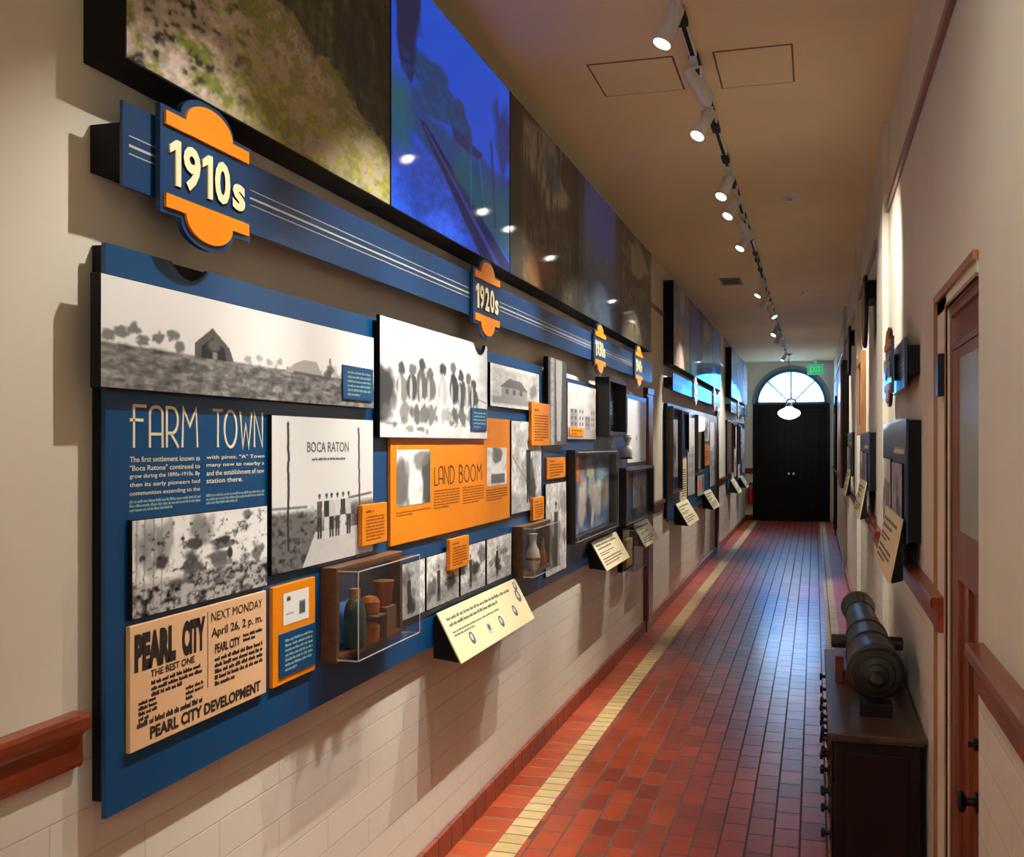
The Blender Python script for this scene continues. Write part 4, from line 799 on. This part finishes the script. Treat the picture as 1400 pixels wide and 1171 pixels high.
badge(L, 6.680, '1930s', 'small looking orange and blue badge, third along the nearest band')
badge(L, 8.235, '1940s', 'small looking orange and blue badge, last on the nearest band')

# ================================================================== BAYS TWO AND THREE, LEFT WALL
def far_bay(y0, y1, kinds, tag_, notch, nb):
    w = (y1 - y0) / len(kinds); nth = ('first', 'second', 'third', 'fourth')
    for i, k in enumerate(kinds):
        photo(L, y0 + i * w, y0 + (i + 1) * w - .012, 2.428, 3.262, WB, -1.338, ph_nature(k, nb * 10 + i), '%s landscape photograph of the %s group of displays' % (nth[i], tag_), res=.014, name='landscape_panel', cat='landscape photograph', mat='gloss', m=.004)
    board(L, y0, y1, .88, 2.05, WB, BF, 'blue display board of the %s group on the left wall' % tag_, mat='blue')
    band(L, y0 + .01, y1, WB, -1.345, 'blue timeline band of the %s group on the left wall' % tag_, mat='blue')
    badge(L, y0 + (y1 - y0) * .36, '1950s' if nb == 2 else '1970s', 'orange badge on the nearer half of the %s timeline band' % tag_, n0=-1.345)
    badge(L, y0 + (y1 - y0) * .80, '1960s' if nb == 2 else '1980s', 'orange badge on the farther half of the %s timeline band' % tag_, n0=-1.345)
    s = (y1 - y0) / 5.4
    case(L, y0 + .03, y0 + .80 * s, 1.15, 2.02, BP, -1.345, -1.34, 'tall dark framed case at the near end of the %s group' % tag_, frame='walnut', th=.03, back='blue')
    photo(L, y0 + .12, y0 + .70 * s, 1.30, 1.90, BF + .005, BF + .012, ph_figs(100 + nb, 90), 'grey portrait inside the tall case of the %s group' % tag_, res=.02, base=(200, 206, 214))
    case(L, y0 + .90 * s, y0 + 1.45 * s, 1.55, 2.00, BP, -1.35, -1.345, 'black shadow box second from the near end of the %s group' % tag_, frame='black', th=.03, back='blue', acr=False)
    caption(L, y0 + .95 * s, y0 + 1.5 * s, 1.02, 1.50, BP, NB, 'cream text panel below the black shadow box of the %s group' % tag_, 12, 80 + nb, bg='cream', ink='inkblack')
    photo(L, y0 + 1.6 * s, y0 + 2.3 * s, 1.05, 1.95, BP, NB, ph_building(90 + nb), 'tall pale photo left of the middle of the %s group' % tag_, res=.02, base=(214, 210, 206))
    case(L, y0 + 2.45 * s, y0 + 3.2 * s, 1.30, 2.00, BP, -1.355, -1.35, 'framed case with a pale print in the middle of the %s group' % tag_, frame='darkwood', th=.03, back='cream')
    photo(L, y0 + 2.5 * s, y0 + 3.3 * s, 1.0, 1.26, BP, NF, lambda c: (c.mul(.7 + .5 * c.noise(5, 5, 3, 3)), c.ell(.3, .5, .2, .3, (240, 90, 30)), c.ell(.8, .5, .1, .4, (70, 80, 110))), 'colour photograph with orange patches low in the %s group' % tag_, res=.02, base=(190, 186, 182))
    caption(L, y0 + 3.4 * s, y0 + 4.0 * s, 1.36, 1.64, BP, NF, 'bright orange caption panel in the farther half of the %s group' % tag_, 5, 84 + nb)
    photo(L, y0 + 3.4 * s, y0 + 4.1 * s, 1.68, 2.0, BP, NB, ph_figs(110 + nb), 'small photograph above the bright orange caption of the %s group' % tag_, res=.02)
    photo(L, y0 + 4.2 * s, y0 + 5.2 * s, 1.05, 1.95, BP, NB, ph_building(120 + nb), 'broad pale photograph at the far end of the %s group' % tag_, res=.02, base=(206, 206, 210))
    wedge(L, y0 + .5 * s, y0 + 1.5 * s, 'cream sloping label at the near end of the %s group' % tag_, 1.02, .80, -1.382, -1.25, 85 + nb)
    wedge(L, y0 + 3.3 * s, y0 + 4.2 * s, 'cream sloping label at the far end of the %s group' % tag_, 1.02, .80, -1.382, -1.25, 87 + nb)
far_bay(10.35, 15.75, ('beach', 'dusk', 'forest', 'rail'), 'second', True, 2)
far_bay(17.80, 22.10, ('dusk', 'rail', 'beach'), 'third', True, 3)
# fire extinguisher beside the end door
fx, fy = -1.33, YE - .075
fe = build('fire_extinguisher', MB().lathe((fx, fy, .36), (0, 0, 1), [(0, .055), (.01, .065), (.30, .065), (.36, .045), (.39, .02), (.42, .018)], 20), M['red'], smooth=True); tag(fe, 'small red fire extinguisher on the end wall left of the dark door', 'fire extinguisher')
build('valve', MB().box(fx - .02, fx + .02, fy - .02, fy + .02, .775, .80).box(fx - .01, fx + .06, fy - .01, fy + .01, .80, .815), M['blackm'], fe, bevel=.002)
build('hose', MB().tube([(fx + .02, fy - .01, .79), (fx + .08, fy - .03, .74), (fx + .085, fy - .03, .55), (fx + .075, fy - .03, .48)], .009), M['black'], fe)
build('hook', MB().box(fx - .02, fx + .02, fy + .055, YE, .68, .74), M['blackm'], fe)

# ================================================================== RIGHT WALL (u = -y, n = -x)
XRn = -XR + .0015
def ru(y0, y1): return (-y1, -y0)
def right_board(y0, y1, z0, z1, xf, label, seed, wz=None, wlabel=None):
    u0, u1 = ru(y0, y1)
    o = build('display_board', MB().fbox(R, u0, u1, z0, z1, -xf - .008, -xf), M['navy'], bevel=.001); tag(o, label, 'display board')
    m = build('mounting_box', MB().fbox(R, u0 + .01, u1 - .002, z0 + .005, z1 - .005, XRn, -xf - .008), M['black'], o); m['label'] = 'black mounting box'
    w = u1 - u0; h = z1 - z0
    mb = MB(); glyphs(R, 'HISTORY', u1 - w * .42, u1 - w * .06, z1 - h * .26, z1 - h * .18, -xf, .001, mb, bold=.01) if False else words(R, mb, u1 - w * .45, u1 - w * .06, z1 - h * .30, z1 - h * .20, 1, seed, -xf, short_last=False)
    build('heading', mb, M['cream'], o)
    photo(R, u0 + w * .08, u0 + w * .48, z0 + h * .12, z1 - h * .34, -xf, -xf + .008, ph_building(seed), 'pale photograph at the far side of the ' + wlabel[0], res=.01)
    photo(R, u0 + w * .54, u1 - w * .06, z0 + h * .06, z1 - h * .36, -xf, -xf + .008, ph_figs(seed + 1), 'grey photograph at the near side of the ' + wlabel[0], res=.01, base=(170, 174, 184))
    a = u1 - min(w, .9); wedge(R, a, u1, 'cream sloping label under the ' + wlabel[0], wz[0], wz[1], -xf + .0092, -xf + .055, seed + 2)
right_board(4.20, 5.58, 1.270, 1.743, .330, 'navy display board with a thick black side, nearest on the right wall', 201, (1.36, 1.12), ('nearest board on the right wall',))
right_board(7.215, 8.50, 1.335, 1.728, .337, 'second navy display board along the right wall', 205, (1.39, 1.15), ('second board on the right wall',))
right_board(10.40, 11.7, 1.335, 1.76, .337, 'third navy display board along the right wall', 209, (1.39, 1.15), ('third board on the right wall',))
u0, u1 = ru(4.25, 5.5)
bd = build('timeline_band', MB().fbox(R, u0, u1, 1.865, 2.055, -.338, -.328), M['navy'], bevel=.001); tag(bd, 'short dark blue band high on the right wall with a thick black side', 'timeline band')
m = build('mounting_box', MB().fbox(R, u0 + .02, u1 - .002, 1.915, 2.025, XRn, -.338), M['black'], bd); m['label'] = 'black mounting box'
mb = MB()
for z, t in ((.02, .0025), (0, .0055), (-.017, .0025)): mb.fbox(R, u0 + .02, u1 - .02, 1.96 + z - t / 2, 1.96 + z + t / 2, -.328, -.3274)
build('pinstripe', mb, M['inkgold'], bd)
badge(R, -4.72, '1990s', 'orange and blue badge standing off the short band on the right wall', n0=-.312, cv=1.975)
stf = build('badge_spacer', MB().fbox(R, -4.80, -4.62, 1.92, 2.02, -.328, -.312), M['black']); tag(stf, 'black spacer behind the badge on the right wall', 'spacer')
# round plaques on deep black brackets, high on the right wall
def plaque(y, z, r, label, x0=XR):
    d = .055
    o = build('wall_plaque', MB().lathe((XR - d, y + r, z), (-1, 0, 0), [(0, r), (.018, r), (.024, r * .93), (.020, r * .86), (.020, .0)], 36), M['black'], smooth=True); tag(o, label, 'plaque')
    build('plaque_bracket', MB().box(XR - d, XR, y + r * .2, y + r * 1.8, z + r * .25, z + r * .75), M['black'], o, bevel=.002)
    build('plaque_face', MB().lathe((XR - d - .020, y + r, z), (-1, 0, 0), [(0, r * .84), (.003, r * .84), (.006, r * .5), (.007, .0)], 36), pm('plaque_grey', rgb(120, 112, 92), .5, var=.25, scale=12), o, smooth=True)
plaque(7.05, 2.52, .24, 'round black rimmed plaque high on the right wall, the nearer one'); plaque(10.3, 2.54, .24, 'round black rimmed plaque high on the right wall, the farther one')
wf_ = build('wall_frame', MB().box(XR - .04, XR, 8.60, 8.68, 1.72, 2.38).box(XR - .04, XR, 9.40, 9.48, 1.72, 2.38).box(XR - .04, XR, 8.68, 9.40, 2.30, 2.38).box(XR - .04, XR, 8.68, 9.40, 1.72, 1.80), M['lightwood'], bevel=.003); tag(wf_, 'tall pale wooden frame on the right wall above the second board', 'frame')
build('frame_panel', MB().box(XR - .02, XR - .002, 8.68, 9.40, 1.80, 2.30), M['darkwood'], wf_)
bp_ = build('wooden_banner', MB().box(XR - .10, XR - .002, 12.8, 13.8, 1.13, 2.58), M['woodv'], bevel=.003); tag(bp_, 'tall brown wooden banner panel far down the right wall', 'banner')
build('end_plate', MB().box(XR - .08, XR - .004, 12.785, 12.80, 1.13, 2.62), M['black'], bp_)
# little black box beside the near door, door stop
bb = build('latch_box', MB().box(XR - .024, XR - .0045, 3.43, 3.50, 1.795, 1.925), M['blackm'], bevel=.003); tag(bb, 'small black box fixed to the door surround on the right wall', 'latch box')
build('latch_button', MB().lathe((XR - .014, 3.43, 1.86), (0, -1, 0), [(0, .005), (.004, .005), (.006, .0)], 12), M['black'], bb, smooth=True)

# ================================================================== CHEST AND CANNON
cx0, cx1, cy0, cy1, cz = .050, .372, 3.95, 5.55, .606
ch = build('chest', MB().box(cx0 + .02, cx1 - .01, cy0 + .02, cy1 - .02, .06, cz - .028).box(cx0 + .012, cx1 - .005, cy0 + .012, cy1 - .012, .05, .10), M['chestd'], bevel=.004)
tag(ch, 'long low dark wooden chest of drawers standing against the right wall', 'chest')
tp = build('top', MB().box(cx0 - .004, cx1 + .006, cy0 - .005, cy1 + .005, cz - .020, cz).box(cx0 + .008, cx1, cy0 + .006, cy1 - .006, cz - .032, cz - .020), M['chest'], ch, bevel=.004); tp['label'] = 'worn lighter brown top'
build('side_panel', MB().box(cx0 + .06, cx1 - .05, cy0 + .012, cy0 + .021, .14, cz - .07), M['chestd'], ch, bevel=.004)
for x in (cx0 + .02, cx1 - .05):
    for y in (cy0 + .02, cy1 - .07): build('foot', MB().box(x, x + .04, y, y + .05, 0, .06), M['chestd'], ch, bevel=.004)
for r_ in range(3):
    for c_ in range(3):
        y0, z0_ = cy0 + .05 + c_ * .505, .115 + r_ * .155
        d = build('drawer', MB().box(cx0 + .008, cx0 + .03, y0, y0 + .485, z0_, z0_ + .143), M['chestd'], ch, bevel=.003)
        for hy in ((y0 + .10, y0 + .38)):
            build('handle', MB().lathe((cx0 + .008, hy, z0_ + .075), (-1, 0, 0), [(0, .022), (.004, .022), (.006, .008), (.020, .008), (.024, .018), (.034, .018), (.037, .0)], 14), M['blackm'], d, smooth=True)
A = Vector((.228, 4.28, .762)); Bv = Vector((.212, 5.66, .812)); D = (Bv - A).normalized(); Ln = (Bv - A).length
prof = [(-.115, .0), (-.112, .016), (-.098, .026), (-.080, .027), (-.064, .018), (-.052, .018), (-.046, .040), (-.036, .046), (-.030, .066), (-.018, .072), (-.014, .092), (0, .098), (.004, .108), (.035, .110), (.042, .101), (.06, .099), (.30, .096), (.305, .101), (.33, .101), (.335, .094), (.60, .086), (.605, .091), (.625, .091), (.63, .084), (1.0, .071), (1.16, .066), (1.165, .071), (1.185, .071), (1.19, .066), (1.27, .068), (1.33, .080), (1.365, .084), (Ln, .078), (Ln + .004, .045), (Ln - .12, .040), (Ln - .12, .0)]
cn = build('cannon', MB().lathe(A, D, prof, 40), M['bronze'], smooth=True); tag(cn, 'old dark bronze cannon barrel lying on the wooden chest', 'cannon')
tc = A + D * .60; build('trunnion', MB().lathe(tc + Vector((-.150, 0, -.012)), (1, 0, 0), [(0, .026), (.004, .030), (.296, .030), (.30, .026)], 20), M['bronze'], cn, smooth=True)
crd = build('cannon_cradle', MB().box(.085, .120, 4.78, 4.98, cz, .722).box(.334, .366, 4.78, 4.98, cz, .722).box(.120, .334, 4.80, 4.96, cz, .655), M['cherry'], bevel=.003); tag(crd, 'dark red wooden cradle holding the cannon by its side pins', 'cradle')
blk = build('support_block', MB().box(.165, .285, 4.22, 4.32, cz, .655), M['chestd'], bevel=.003); tag(blk, 'small dark wooden block under the rear of the cannon', 'block')
